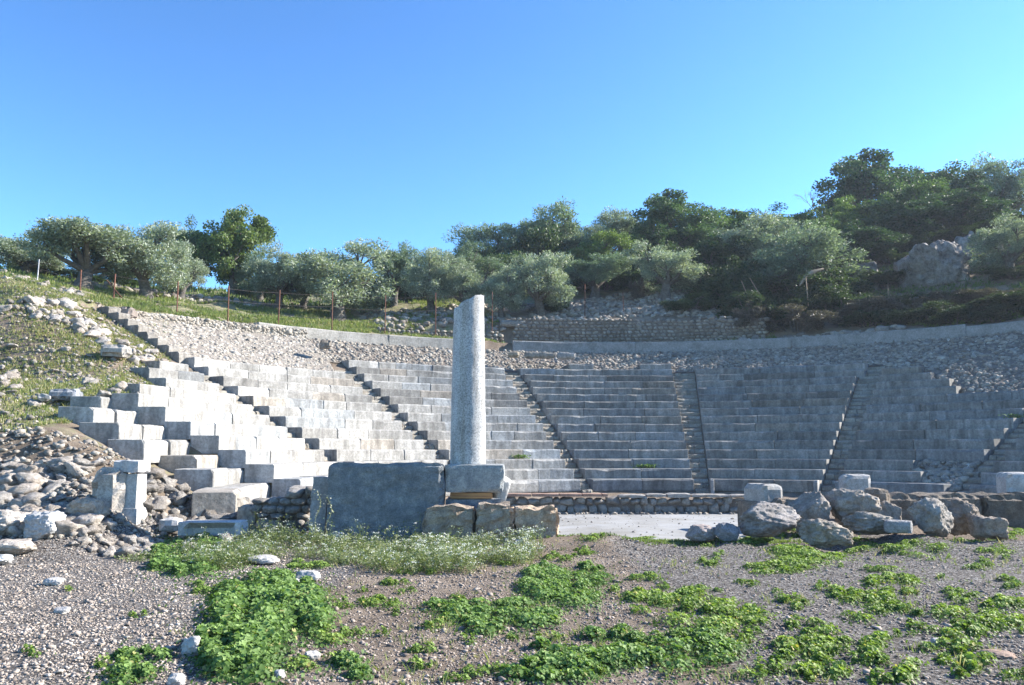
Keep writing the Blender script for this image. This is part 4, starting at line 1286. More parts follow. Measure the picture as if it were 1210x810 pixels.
mallow_things = [
    ('large lush mallow clump at the lower left beside the gravel', [(300, 735, 120, 100), (275, 770, 95, 60), (325, 705, 90, 40), (345, 725, 50, 40)], 0.30),
    ('rounded mallow clump at the left end of the weed band', [(222, 660, 90, 34), (205, 672, 50, 20)], 0.22),
    ('low mallow clump at the bottom left corner of the weeds', [(165, 785, 62, 34), (150, 800, 60, 20)], 0.15),
    ('mallow clump cut by the bottom edge, left of the middle', [(415, 795, 54, 30)], 0.15),
    ('bright mallow patch behind the middle of the gravel', [(672, 695, 92, 46), (640, 680, 40, 20), (700, 672, 30, 10)], 0.16),
    ('wide mallow patch in the centre of the foreground', [(590, 728, 110, 38), (540, 722, 80, 22), (560, 742, 70, 18)], 0.14),
    ('mallow patch at the bottom, left of the widest one', [(640, 776, 108, 34), (630, 800, 60, 22)], 0.15),
    ('widest mallow patch at the bottom right of the middle', [(790, 770, 140, 50), (740, 760, 90, 30), (720, 790, 120, 36)], 0.17),
    ('mallow patch above the widest one, right of the middle', [(845, 732, 95, 36), (800, 712, 80, 24), (760, 705, 50, 14)], 0.14),
    ('mallow patch in front of the squarish tan boulder', [(955, 660, 90, 18), (925, 674, 78, 12), (985, 656, 40, 10)], 0.11),
    ('mallow patch on the right between two gravel strips', [(1055, 690, 60, 16), (1062, 708, 60, 24), (1010, 705, 60, 16)], 0.11),
    ('mallow patch at the right edge of the picture', [(1170, 735, 84, 34), (1130, 748, 60, 20), (1190, 715, 50, 20)], 0.12),
    ('mallow patch at the bottom, right of the widest one', [(950, 775, 84, 36), (975, 757, 60, 18), (975, 800, 60, 22)], 0.13),
    ('elongated mallow patch at the bottom right', [(1050, 772, 50, 36), (1062, 795, 44, 24)], 0.12),
    ('mallow patch in the bottom right corner', [(1145, 785, 60, 34), (1120, 768, 50, 14)], 0.12),
]
for k, (lab, sp, hh) in enumerate(mallow_things):
    Bm = mallow(sp, hh * (0.52 if hh > 0.2 else 0.5), 400 + k, dens=1900 if hh < .25 else 2600, size=(0.010, 0.022) if hh < .2 else (0.013, 0.028))
    x0, y0, _, _ = ell(*sp[0])
    off = np.array([x0, y0, Hs(x0, y0)])
    Bm.v = [v - off for v in Bm.v]
    g = 1.0 if sp[0][0] > 800 else 0.88
    o = link('mallow_plant', Bm.mesh('mallow_plant', M['mallow']), None, (1.15 * g, 1.08 * g, 0.9 * g) if sp[0][0] > 800 else (0.9, 0.95, 1.0))
    o.location = tuple(off)
    tag(o, lab, 'plant', 'mallow clumps in the foreground')
small = [(450, 716, 60, 12), (375, 668, 60, 10), (400, 757, 50, 14), (1030, 650, 56, 10), (1085, 652, 60, 12), (880, 640, 60, 9), (945, 710, 44, 12), (1020, 727, 50, 14), (1135, 706, 46, 16), (1105, 724, 50, 12),
         (900, 800, 60, 16), (1146, 643, 30, 6), (1115, 752, 44, 12), (930, 632, 30, 8), (1000, 640, 40, 6), (840, 665, 36, 8), (700, 645, 26, 5), (685, 655, 30, 7), (740, 637, 80, 4), (660, 660, 30, 8), (770, 684, 40, 7), (420, 750, 30, 8),
         (380, 740, 36, 16), (465, 690, 40, 7), (1190, 632, 46, 12), (1195, 690, 40, 10), (830, 700, 40, 8), (360, 786, 40, 14), (890, 690, 30, 6), (1165, 672, 40, 6), (1180, 655, 40, 6), (1040, 675, 40, 6), (500, 770, 40, 10), (1200, 800, 40, 16), (250, 700, 40, 10), (950, 740, 40, 10), (1080, 740, 30, 8)]
rq = np.random.default_rng(81)
for _ in range(90):
    py_ = rq.uniform(645, 808); px_ = rq.uniform(385, 1215) if rq.random() < .9 else rq.uniform(20, 385)
    w_ = rq.uniform(8, 30) * (0.5 + (py_ - 640) / 170)
    small.append((px_, py_, w_, w_ * rq.uniform(0.18, 0.35)))
Bm = mallow(small, 0.06, 480, dens=1500, size=(0.008, 0.018))
tag(link('ground_weeds', Bm.mesh('ground_weeds', M['mallow']), None, (1.1, 1.05, 0.9)), 'small scattered green weeds sprouting through the gravel', kind='stuff')

# pale flowering weed band
def weed_band(n, region, hmean, seed, white=0.25, low=0.0):
    r = np.random.default_rng(seed); Bw = Batch()
    px = r.uniform(region[0], region[1], n); D_ = r.uniform(region[2], region[3], n)
    x = (px - CXP) / F_PX * D_
    keep = (fbm2(x, D_, 1.6, 3, seed) > -0.25 + low) & (D_ > region[2] + 1.5 * np.clip(0.5 + fbm2(x, D_ * 0.2, 0.9, 2, 77), 0, 1.3))
    x, D_ = x[keep], D_[keep]; n = len(x)
    z = H(x, D_)
    hgt = hmean * np.clip(r.lognormal(0, 0.33, n), 0.4, 2.2) * (0.8 + 0.35 * fbm2(x, D_, 1.2, 2, seed + 1))
    base = np.stack([x, D_, z], 1)
    lean = r.normal(size=(n, 2)) * 0.28
    top = base + np.stack([lean[:, 0] * hgt, lean[:, 1] * hgt, hgt], 1)
    side = np.array([0.0022, 0, 0])
    W = np.stack([base - side, base + side, top + side * .6, top - side * .6], 1)
    q = np.array([[0, 1, 2, 3]])[None] + (np.arange(n) * 4)[:, None, None]
    Bw.add(W.reshape(-1, 3), None, q.reshape(-1, 4), np.full(n * 4, 0.6))
    m = 16
    f = r.uniform(0.12, 1.0, (n, m)) ** 0.8
    P = base[:, None] + (top - base)[:, None] * f[..., None] + r.normal(size=(n, m, 3)) * np.array([0.035, 0.035, 0.015])
    P = P.reshape(-1, 3); k = len(P)
    a = r.uniform(0, 6.28, k); d = np.stack([np.cos(a), np.sin(a), r.uniform(-.2, 0.9, k)], 1)
    s = np.stack([-np.sin(a), np.cos(a), r.normal(size=k) * .4], 1)
    L = r.uniform(0.014, 0.040, k)[:, None]; w = L * 0.34
    W = np.stack([P, P + d * L * .5 + s * w, P + d * L, P + d * L * .5 - s * w], 1)
    q = np.array([[0, 1, 2, 3]])[None] + (np.arange(k) * 4)[:, None, None]
    tn = np.clip(r.normal(0.46, 0.14, k) + np.repeat(r.normal(0, 0.2, n), m), 0, 0.88)
    Bw.add(W.reshape(-1, 3), None, q.reshape(-1, 4), np.repeat(tn, 4))
    # white umbels
    wh = r.random(n) < white
    Pt = top[wh]
    if len(Pt):
        P = (Pt[:, None] + r.normal(size=(len(Pt), 8, 3)) * np.array([0.022, 0.022, 0.008])).reshape(-1, 3)
        leaf_fans(Bw, P, np.array([0, -0.2, 1.0]) + 0.5 * r.normal(size=P.shape), r.uniform(0.005, 0.011, len(P)), np.ones(len(P)), r, 4)
    return Bw
Bw = weed_band(4200, (225, 620, 11.2, 14.5), 0.20, 501, 0.25)
B2 = weed_band(1100, (495, 640, 11.6, 14.3), 0.24, 502, 0.75)
B3 = weed_band(260, (300, 500, 13.6, 15.0), 0.36, 503, 0.4)
B4 = weed_band(500, (150, 300, 11.0, 13.4), 0.07, 504, 0.1, 0.3)
for b in (B2, B3, B4):
    for v, tn in zip(b.v, b.tint): pass
mg = Batch()
for b in (Bw, B2, B3, B4):
    mg.v += b.v; mg.tint += b.tint
    mg.t += [t_ + mg.n for t_ in b.t]; mg.q += [q_ + mg.n for q_ in b.q]; mg.n += b.n
tag(link('flowering_weeds', mg.mesh('flowering_weeds', M['weed'])), 'band of pale feathery weeds with tiny white flowers before the slab and foundation', kind='stuff')

# dry stalk of a tall weed before the slab
for (px, D_, h_, lab) in ((378, 14.7, 0.95, 'tall thin dry stalk in front of the leaning slab'), (391, 14.6, 0.85, 'thin weed stalk at the left corner of the dark slab')):
    Bp = Batch(); r = np.random.default_rng(int(px))
    x = X_at(px, D_)
    pts = [np.array([x + 0.05 * math.sin(k * 0.9 + px), D_, h_ * k / 10]) for k in range(11)]
    for a, b in zip(pts[:-1], pts[1:]):
        for sd in (np.array([0.004, 0, 0]), np.array([0, 0.004, 0])):
            Bp.add(np.array([a - sd, a + sd, b + sd, b - sd]), None, np.array([[0, 1, 2, 3]]), 0.85)
    P = np.array(pts[4:]).repeat(5, 0) + r.normal(size=(35, 3)) * 0.03
    Bq = Batch(); leaf_fans(Bq, P, np.array([0, 0, 1.0]) + 0.5 * r.normal(size=P.shape), r.uniform(0.008, 0.018, 35), np.full(35, 0.9), r, 5)
    e_ = empty('weed_stalk', (0, 0, 0), lab, 'plant')
    link('stem', Bp.mesh('stem', M['weed']), e_)
    q_ = link('leaves', Bq.mesh('leaves', M['weed']), e_); q_['kind'] = 'stuff'

# grass on slopes and at the edge of the floor
rr = np.random.default_rng(61)
def tuft_field(x, y, h, seed, nb=4, width=0.012, tint=None):
    r = np.random.default_rng(seed)
    Bg = Batch(); z = H(x, y)
    blades(Bg, np.stack([x, y, z], 1), h, r, nb, width, 0.6, tint)
    return Bg
def fld(label, th0, th1, r0, r1, n, hm, seed, nb=4, width=0.02, tint=None, thr=-9):
    r = np.random.default_rng(seed)
    th = r.uniform(th0, th1, n); R = r.uniform(r0, r1, n); x, y = pol(R, th)
    k = fbm2(x, y, 0.5, 3, seed) > thr; x, y = x[k], y[k]
    h = hm * np.clip(r.lognormal(0, .35, len(x)), .4, 2.3)
    tn = None if tint is None else np.clip(r.normal(tint, .18, len(x)), 0, 1)
    Bg = tuft_field(x, y, h, seed, nb, width, tn)
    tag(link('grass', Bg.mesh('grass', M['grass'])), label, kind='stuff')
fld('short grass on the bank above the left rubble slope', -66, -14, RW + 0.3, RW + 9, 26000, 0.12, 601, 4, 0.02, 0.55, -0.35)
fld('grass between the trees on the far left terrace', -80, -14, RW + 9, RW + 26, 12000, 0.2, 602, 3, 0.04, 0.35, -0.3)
fld('grass and weeds on the shaded right hillside', 14, 60, RW + 0.6, RW + 16, 20000, 0.14, 603, 4, 0.02, 0.0, -0.1)  # darkest blade tint stands in for tree shade on this slope
n = 42000
px = rr.uniform(-60, 200, n); D_ = rr.uniform(16.9, 33, n); x = (px - CXP) / F_PX * D_
k = (fbm2(x, D_, 0.8, 3, 12) > -0.3 + 0.5 * rr.normal(size=n)); x, D_ = x[k], D_[k]
dR_ = np.hypot(x - CX, D_ - CY); th_ = np.degrees(np.arctan2(x - CX, D_ - CY))
k = (x < -10.3) | ((th_ < -68) & (dR_ > 17.0)); x, D_ = x[k], D_[k]
Bg = tuft_field(x, D_, 0.07 * np.clip(rr.lognormal(0, .4, len(x)), .4, 2.6), 604, 3, 0.012, np.clip(rr.normal(.72, .2, len(x)), 0, 1))
tag(link('grass', Bg.mesh('grass', M['grass'])), 'thin yellow-green grass on the slope left of the benches', kind='stuff')
n = 1500
x = rr.uniform(0.6, 5.6, n); y = 15.0 + 0.18 * rr.normal(size=n)
Bg = tuft_field(x, y, np.full(n, 0.05), 605, 5, 0.008, np.full(n, .45))
tag(link('grass', Bg.mesh('grass', M['grass'])), 'fringe of fresh grass along the front edge of the paved floor', kind='stuff')
n = 3800
D_ = rr.uniform(4.6, 14.2, n); px = rr.uniform(-40, 1250, n); x = (px - CXP) / F_PX * D_
k = (fbm2(x, D_, 1.3, 3, 14) > 0.12) & (x > -2.6 + 0.5 * rr.normal(size=n)); x, D_ = x[k], D_[k]
Bg = tuft_field(x, D_, 0.045 * np.clip(rr.lognormal(0, .5, len(x)), .4, 3), 606, 5, 0.0035, np.clip(rr.normal(.6, .25, len(x)), 0, 1))
tag(link('grass', Bg.mesh('grass', M['grass'])), 'sparse thin grass blades, green and dry, between the weeds of the foreground', kind='stuff')
n = 2600
D_ = rr.uniform(4.6, 14.8, n); px = rr.uniform(-40, 1250, n); x = (px - CXP) / F_PX * D_
k = (x > -2.8 + 0.4 * rr.normal(size=n)); x, D_ = x[k], D_[k]; n = len(x)
Bl = Batch(); leaf_fans(Bl, np.stack([x, D_, H(x, D_) + 0.012], 1), np.array([0, 0, 1.0]) + 0.35 * rr.normal(size=(n, 3)), rr.uniform(0.006, 0.022, n), np.clip(rr.normal(.75, .3, n), 0, 1), rr, 4)
tag(link('dead_leaves', Bl.mesh('dead_leaves', M['scrub'])), 'dead leaves and bits of dry plants littering the gravel', kind='stuff')
# plants in the joints of the benches
for (px, py, n_, lab) in ((622, 545, 2, 'small green weed on the benches right of the column'), (766, 562, 1, 'low weed on the second bench of the middle wedge'), (1192, 505, 6, 'weeds sprouting in the worn stairway at the right edge')):
    th = theta_at(px, n_); R = Rn(n_ + 1) - 0.12; x, y = pol(R, th)
    Bp = Batch(); r = np.random.default_rng(px)
    P = np.array([x, y, Zn(n_)]) + r.normal(size=(160, 3)) * np.array([0.22, 0.06, 0.0]) + np.array([0, 0, 1]) * r.uniform(0.02, 0.16, 160)[:, None]
    leaf_fans(Bp, P, np.array([0, -.3, 1.0]) + 0.5 * r.normal(size=P.shape), r.uniform(0.02, 0.04, 160), r.uniform(.3, .9, 160), r, 5)
    tag(link('weed', Bp.mesh('weed', M['mallow'])), lab, 'plant')

# ------------------------------------------------------------------ trees
def tube(B, pts, rads, seg=7):
    pts = [np.array(p, float) for p in pts]; V = []
    for i_, p in enumerate(pts):
        d = pts[min(i_ + 1, len(pts) - 1)] - pts[max(i_ - 1, 0)]; d /= np.linalg.norm(d) + 1e-9
        a = np.cross(d, [0.3, 1, 0.1]); a /= np.linalg.norm(a); b = np.cross(d, a)
        for k in range(seg):
            t_ = 2 * math.pi * k / seg
            V.append(p + (a * math.cos(t_) + b * math.sin(t_)) * rads[i_])
    Q = [[i_ * seg + k, i_ * seg + (k + 1) % seg, (i_ + 1) * seg + (k + 1) % seg, (i_ + 1) * seg + k] for i_ in range(len(pts) - 1) for k in range(seg)]
    B.add(np.array(V), None, np.array(Q), 0.5)

def make_tree_meshes(seed, kind):
    r = np.random.default_rng(seed)
    T, Lf = Batch(), Batch()
    if kind == 'olive': c0, rx, rz, leaf, ncl, per, cr = np.array([0, 0, 2.45]), 2.5, 1.95, (0.09, 0.19, 0.20), 95, 210, 0.50
    elif kind == 'dark': c0, rx, rz, leaf, ncl, per, cr = np.array([0, 0, 2.4]), 2.5, 2.1, (0.07, 0.13, 0.5), 110, 230, 0.46
    elif kind == 'bush': c0, rx, rz, leaf, ncl, per, cr = np.array([0, 0, 1.0]), 2.4, 1.05, (0.08, 0.15, 0.4), 46, 300, 0.48
    # lumpy crown: a few big lobes, clusters on their shells
    nl = 7
    lobes = []
    for k in range(nl):
        a = 2 * math.pi * k / nl + r.uniform(-.4, .4)
        lobes.append((c0 + np.array([math.cos(a) * rx * r.uniform(.3, .58), math.sin(a) * rx * r.uniform(.3, .58), rz * r.uniform(-.50, .35)]), rx * r.uniform(.34, .52)))
    lobes.append((c0 + np.array([r.normal() * .4, r.normal() * .4, rz * 0.38]), rx * 0.46))
    cls = []
    for k in range(ncl):
        lc, lr = lobes[k % len(lobes)]
        d = r.normal(size=3); d /= np.linalg.norm(d); d[2] = d[2] * 0.85 + 0.12
        cls.append(lc + d * lr * r.uniform(0.65, 1.0))
    cls = np.array(cls)
    CM = r.uniform(0.35, 0.95)
    cls[:, 2] = np.maximum(cls[:, 2], (CM + 0.3 * r.random(len(cls))) if kind != 'bush' else 0.2)
    for c in cls:
        n = int(per * r.uniform(.7, 1.3)); rad = cr * r.uniform(.7, 1.3)
        q = r.normal(size=(n, 3)); q /= np.linalg.norm(q, axis=1, keepdims=True); q *= (r.random(n) ** 0.45)[:, None] * rad
        q[:, 2] *= 0.8
        P = c + q
        out = P - c0; out /= np.linalg.norm(out, axis=1, keepdims=True)
        d = out * 0.6 + r.normal(size=(n, 3)) * 0.75 + np.array([0, 0, 0.25]); d /= np.linalg.norm(d, axis=1, keepdims=True)
        s = np.cross(d, r.normal(size=(n, 3))); s /= np.linalg.norm(s, axis=1, keepdims=True)
        L = r.uniform(leaf[0], leaf[1], n)[:, None]; w = L * leaf[2]
        W = np.stack([P, P + d * L * .45 + s * w, P + d * L, P + d * L * .45 - s * w], 1)
        qd = np.array([[0, 1, 2, 3]])[None] + (np.arange(n) * 4)[:, None, None]
        tn = np.clip(r.normal(0.48 + r.normal() * 0.08, 0.2, n), 0, 1)
        Lf.add(W.reshape(-1, 3), None, qd.reshape(-1, 4), np.repeat(tn, 4))
    if kind != 'bush':
        tr = 0.30 if kind == 'olive' else 0.24
        lean = r.normal(size=2) * 0.15
        fork = np.array([lean[0], lean[1], 1.15])
        tube(T, [(0, 0, -0.5), (0, 0, 0.0), (lean[0] * .4, lean[1] * .4, 0.5), fork], [tr * 1.6, tr * 1.25, tr * .9, tr * .8], 9)
        for k, (lc, lr) in enumerate(lobes):
            m = (fork + lc) / 2 + np.array([r.normal() * .15, r.normal() * .15, -0.1])
            tube(T, [fork - np.array([0, 0, .15]), m, lc], [tr * .6, tr * .36, tr * .2], 6)
            for c in cls[k::len(lobes)][:6]:
                tube(T, [m * .3 + lc * .7, (lc + c) / 2 + r.normal(size=3) * .08, c], [tr * .16, tr * .1, tr * .04], 4)
    else:
        for c in cls[::3]:
            tube(T, [(c[0] * .3, c[1] * .3, -0.3), c * .6, c], [.07, .045, .015], 4)
    LV = np.concatenate(Lf.v); top = float(LV[:, 2].max()); wid = float(np.percentile(np.hypot(LV[:, 0], LV[:, 1]), 92)) * 2
    return (mesh_np('trunk', np.concatenate(T.v), quads=np.concatenate(T.q), mats=[M['bark']], smooth=True),
            Lf.mesh('crown', M['dark' if kind == 'dark' else 'olive' if kind == 'olive' else 'dark']), top, wid)
LIB = {k: [make_tree_meshes(700 + 10 * j + (1 if k == 'olive' else 2 if k == 'dark' else 3), k) for j in range(nv)] for k, nv in (('olive', 5), ('dark', 3), ('bush', 3))}
LIB['bush_olive'] = LIB['bush']
_tc = [0]
def tree(label, px, top_y, width_px, D, kind='olive', color=(1, 1, 1), name=None, group=None, cat=None, seed=None, sink=0.0, base_y=None):
    _tc[0] += 1
    r = np.random.default_rng(seed or (900 + _tc[0]))
    tm, cm, utop, uwid = LIB[kind][_tc[0] % len(LIB[kind])]
    x = X_at(px, D); zg = Hs(x, D) - sink
    zt = Z_at(top_y, D)
    s = width_px / F_PX * D / uwid
    sz = max(0.25, (zt - zg) / utop)
    if sz > 2.1 * s: s = sz / 2.1 
    e = empty(name or ('olive_tree' if kind == 'olive' else 'evergreen_tree' if kind == 'dark' else 'shrub'), (x, D, zg), label, cat or ('shrub' if kind == 'bush' else 'tree'), group)
    e.rotation_euler = (0, 0, r.uniform(0, 6.28))
    # crown unit is wider than tall; keep s for plan size
    e.scale = (s, s, sz)
    t_ = link('trunk' if kind != 'bush' else 'stems', tm, e)
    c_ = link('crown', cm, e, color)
    if (zg - Hs(x, D)) > 0.4:   # tree lifted so its crown shows: extend trunk down
        t_.scale = (1, 1, 1)
    return e
GO = 'olive trees on the slope behind the theatre'
OL = (1.0, 1.0, 1.0); OLp = (1.2, 1.18, 1.2); OLd = (0.7, 0.8, 0.75)
tree('big spreading olive above the left grass bank, leftmost of the large ones', 84, 249, 122, 36.5, 'olive', OL, group=GO)
tree('pale olive beside the leftmost big olive, trunk hidden by its foliage', 162, 255, 92, 38.5, 'olive', OLp, group=GO)
tree('airy olive at the extreme left edge, half behind the big leftmost olive', 14, 268, 80, 40, 'olive', OL, group=GO)
tree('low olive behind the pale metal post at the far left', 40, 322, 90, 43, 'olive', OLd, group=GO)
tree('deep green broadleaf tree, shorter left one of the dark pair against the sky', 214, 256, 54, 50, 'dark', (1, 1, 1))
tree('tall bright green broadleaf tree against the sky on the left', 266, 245, 84, 50, 'dark', (1.5, 1.35, 1.0))
tree('small olive in front of the dark broadleaf pair', 203, 288, 56, 42, 'olive', OLp, group=GO)
tree('grey olive just right of the tall green broadleaf tree', 322, 285, 62, 45, 'olive', OL, group=GO)
tree('olive behind the thick-trunked one, darker crown', 352, 293, 60, 47, 'olive', OLd, group=GO)
tree('broad olive with thick forked trunk, middle of the left slope', 395, 281, 122, 45, 'olive', OLp, group=GO)
tree('dense olive behind, right of the broad thick-trunked olive', 462, 280, 52, 50, 'olive', OLd, group=GO)
tree('small light olive left of the column top', 508, 290, 66, 47.5, 'olive', OLp, group=GO)
tree('small round olive standing just behind the column top', 546, 303, 56, 47.5, 'olive', OL, group=GO)
tree('dusky olive high on the slope above the column', 578, 257, 84, 61, 'olive', OLd, group=GO)
tree('feathery young olive right of the column top, branches to the ground', 592, 312, 50, 46.5, 'olive', OLp, group=GO)
tree('dark broad olive crown on the skyline, right of the column', 650, 239, 90, 63, 'olive', OLd, group=GO)
tree('compact light olive in front of the scree, right of the feathery one', 640, 291, 78, 47.5, 'olive', OLp, group=GO)
tree('rounded skyline olive between the dark crown and the tall dark tree', 738, 241, 68, 66, 'olive', OL, group=GO)
tree('tall dense evergreen on the skyline over the middle benches', 805, 228, 94, 62, 'dark', (0.95, 1.05, 1.2))
tree('bright green tree in the middle of the wooded slope', 712, 270, 72, 57, 'dark', (1.5, 1.4, 1.0))
tree('dusky olive under the bright green tree', 706, 298, 78, 52, 'olive', OLd, group=GO)
tree('olive with slanting trunk above the dry stone terrace wall', 790, 285, 84, 49.5, 'olive', OLp, group=GO)
tree('pale-topped olive at the left of the dark hollow', 898, 248, 92, 55, 'olive', OL, group=GO)
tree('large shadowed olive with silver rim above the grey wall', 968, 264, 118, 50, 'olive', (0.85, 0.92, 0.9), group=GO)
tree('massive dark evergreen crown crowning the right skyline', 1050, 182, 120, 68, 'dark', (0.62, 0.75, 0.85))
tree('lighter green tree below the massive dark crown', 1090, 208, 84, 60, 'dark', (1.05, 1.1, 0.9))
tree('shadowed evergreen right of the massive crown', 1135, 200, 100, 66, 'dark', (0.6, 0.72, 0.8))  # crown colour darkened and blued to hold the hillside's shade
tree('dark tree in the upper right corner, cut by the edge', 1205, 178, 80, 62, 'olive', (0.7, 0.8, 0.8), group=GO)
tree('sunlit olive covering the right side of the outcrop', 1212, 257, 80, 44.5, 'olive', OL, group=GO)
tree('small round tree on the slope below the lighter green tree', 1040, 236, 74, 62, 'dark', (0.75, 0.85, 0.8))
tree('bright green shrubby tree on the ridge between olive and dark crown', 1000, 232, 70, 62, 'dark', (1.5, 1.45, 0.9))
tree('bright green ridge tree above the pale-topped olive', 930, 244, 90, 66, 'dark', (1.45, 1.4, 0.9))
tree('green ridge tree right of the tall dense evergreen', 868, 246, 80, 68, 'dark', (1.2, 1.3, 0.9))
tree('half-hidden dusky tree left of the tall dense evergreen', 770, 262, 70, 60, 'dark', (0.7, 0.8, 0.8))
# undergrowth
def bush_label(px, D):
    if px < 500: return 'low dark bush filling the gaps behind the left olives'
    if px < 780: return 'dark bush filling the gaps between the olives above the scree'
    if D < 43.5: return 'low dusky bush just above the grey wall at the right'
    if D < 52: return 'dark bush at the foot of the wooded right hillside'
    return 'dark green bush among the trees high on the right hillside'
US = [(20, 340, 60, 44, .7), (120, 335, 70, 44, .8), (300, 328, 60, 52, .9), (430, 325, 70, 50, .8), (480, 322, 70, 53, .7), (530, 322, 60, 54, .8), (610, 300, 80, 57, .8), (560, 300, 60, 60, .8), (690, 305, 60, 56, 1.0), (740, 300, 80, 56, .7), (850, 290, 90, 56, .7), (840, 320, 70, 52, .6), (830, 262, 90, 64, 1.1), (870, 330, 80, 49, .6),
      (910, 310, 90, 51, .6), (950, 330, 110, 48, .5), (1000, 330, 70, 49, .6), (940, 262, 100, 62, 1.2), (990, 262, 90, 60, 1.0), (1040, 285, 90, 57, .6), (1080, 262, 90, 58, .55), (1130, 255, 90, 58, .5), (1180, 250, 90, 58, .5), (1040, 322, 60, 50, .5), (1200, 330, 80, 47, .5), (1010, 345, 80, 45, .5), (1080, 348, 60, 44.5, .5), (890, 345, 70, 46, .5), (820, 345, 60, 47, .6), (760, 322, 60, 53, .8), (1065, 300, 60, 54, .5), (655, 335, 40, 49, .7), (1230, 300, 110, 52, .5)]
for k, (px, ty, w, D_, g) in enumerate(US):
    tree(bush_label(px, D_), px, ty, w, D_, 'bush', (g, g * 1.05, g), name='shrub', group='undergrowth: ' + bush_label(px, D_).split(' bush ')[1], cat='shrub')  # right-hand bushes coloured darker, standing in for shade on the hill
MORE = [  # shadowed crowns below get their shade from darkened bluish colours
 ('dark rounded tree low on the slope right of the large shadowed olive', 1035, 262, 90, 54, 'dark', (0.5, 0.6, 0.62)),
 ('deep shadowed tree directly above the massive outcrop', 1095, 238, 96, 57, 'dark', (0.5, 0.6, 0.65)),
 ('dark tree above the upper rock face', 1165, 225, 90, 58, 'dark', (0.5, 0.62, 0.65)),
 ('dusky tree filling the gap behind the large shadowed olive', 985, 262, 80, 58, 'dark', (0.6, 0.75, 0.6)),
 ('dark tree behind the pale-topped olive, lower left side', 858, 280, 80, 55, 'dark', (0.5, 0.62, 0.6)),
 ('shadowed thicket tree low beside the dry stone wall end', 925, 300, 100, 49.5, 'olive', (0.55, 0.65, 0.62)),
 ('half-lit green tree behind the tall dense evergreen, right side', 838, 256, 60, 66, 'dark', (0.9, 1.0, 0.7)),
 ('skyline olive between the dark crown and the rounded one', 694, 262, 70, 62, 'olive', (0.9, 0.95, 0.9)),
 ('small dark tree low behind the compact light olive', 668, 300, 60, 54, 'dark', (0.6, 0.7, 0.6)),
 ('dusky olive filling the slope left of the feathery young olive', 560, 290, 70, 54, 'olive', (0.65, 0.75, 0.7)),
 ('far olive behind the gap left of the small light olive', 486, 296, 60, 54, 'olive', (0.8, 0.9, 0.85)),
 ('distant olive between the grey olive and the broad thick-trunked one', 300, 300, 60, 50, 'olive', (0.75, 0.85, 0.8)),
 ('low dusky olive behind the pale olive on the left', 130, 290, 70, 44, 'olive', (0.75, 0.85, 0.8)),
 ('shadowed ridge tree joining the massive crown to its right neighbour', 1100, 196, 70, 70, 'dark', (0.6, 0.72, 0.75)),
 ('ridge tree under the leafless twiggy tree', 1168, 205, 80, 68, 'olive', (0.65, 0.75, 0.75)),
]
for a in MORE:
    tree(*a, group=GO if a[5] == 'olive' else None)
# the wood goes on past the right edge and shades the slope
for k, (x, y, h_, w) in enumerate([]):
    tm, cm, ut, uw = LIB['dark'][k % 3]
    e = empty('evergreen_tree', (x, y, Hs(x, y)), 'dark tree of the wood beyond the right edge of the picture', 'tree', 'trees of the wood beyond the right edge')
    e.scale = (w / uw, w / uw, h_ / ut); e.rotation_euler = (0, 0, k * 1.3)
    link('trunk', tm, e); link('crown', cm, e, (0.8, 0.9, 0.8))
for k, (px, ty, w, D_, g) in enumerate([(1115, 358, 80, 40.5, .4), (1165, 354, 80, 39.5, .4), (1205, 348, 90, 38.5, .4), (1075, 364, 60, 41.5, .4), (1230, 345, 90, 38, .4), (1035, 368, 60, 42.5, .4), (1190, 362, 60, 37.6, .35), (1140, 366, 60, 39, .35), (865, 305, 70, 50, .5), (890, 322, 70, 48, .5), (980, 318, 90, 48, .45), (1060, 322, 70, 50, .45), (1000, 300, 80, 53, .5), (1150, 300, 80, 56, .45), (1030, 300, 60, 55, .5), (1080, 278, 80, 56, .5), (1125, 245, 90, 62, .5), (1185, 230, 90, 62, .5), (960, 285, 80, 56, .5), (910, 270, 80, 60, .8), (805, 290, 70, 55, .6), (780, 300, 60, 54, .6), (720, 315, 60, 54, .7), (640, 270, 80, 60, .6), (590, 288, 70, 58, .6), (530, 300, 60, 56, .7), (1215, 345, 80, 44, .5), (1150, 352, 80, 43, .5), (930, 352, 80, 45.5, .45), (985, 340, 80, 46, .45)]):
    tree(bush_label(px, D_), px, ty, w, D_, 'bush', (g, g * 1.05, g), name='shrub', group='undergrowth: ' + bush_label(px, D_).split(' bush ')[1], cat='shrub')  # bushes added in darkened colours so the right slope reads as shaded

# bare thin tree on the ridge
def bare_tree(label, px, top_y, D, seed, hgt=3.0, name='bare_tree'):
    r = np.random.default_rng(seed); B = Batch()
    x = X_at(px, D); zt = Z_at(top_y, D)
    zb = zt - hgt
    def br(p, d, L, rad, lev):
        q = p + d * L
        tube(B, [p, (p + q) / 2 + r.normal(size=3) * L * .05, q], [rad, rad * .8, rad * .55], 4)
        if lev:
            for _ in range(3 if lev > 1 else 4):
                nd = d + r.normal(size=3) * 0.45; nd /= np.linalg.norm(nd)
                br(p + d * L * r.uniform(.5, 1), nd, L * r.uniform(.5, .75), rad * .5, lev - 1)
    br(np.array([0, 0, 0.0]), np.array([0.05, 0, 1.0]), hgt * .45, 0.06, 4)
    e = empty(name, (x, D, zb), label, 'tree')
    link('branches', mesh_np('branches', np.concatenate(B.v), quads=np.concatenate(B.q), mats=[M['drywood']]), e)
bare_tree('thin leafless tree poking above the right ridge', 976, 215, 70, 3, 4.5)
bare_tree('leafless twiggy tree on the skyline near the right edge', 1175, 182, 66, 4, 4.5)
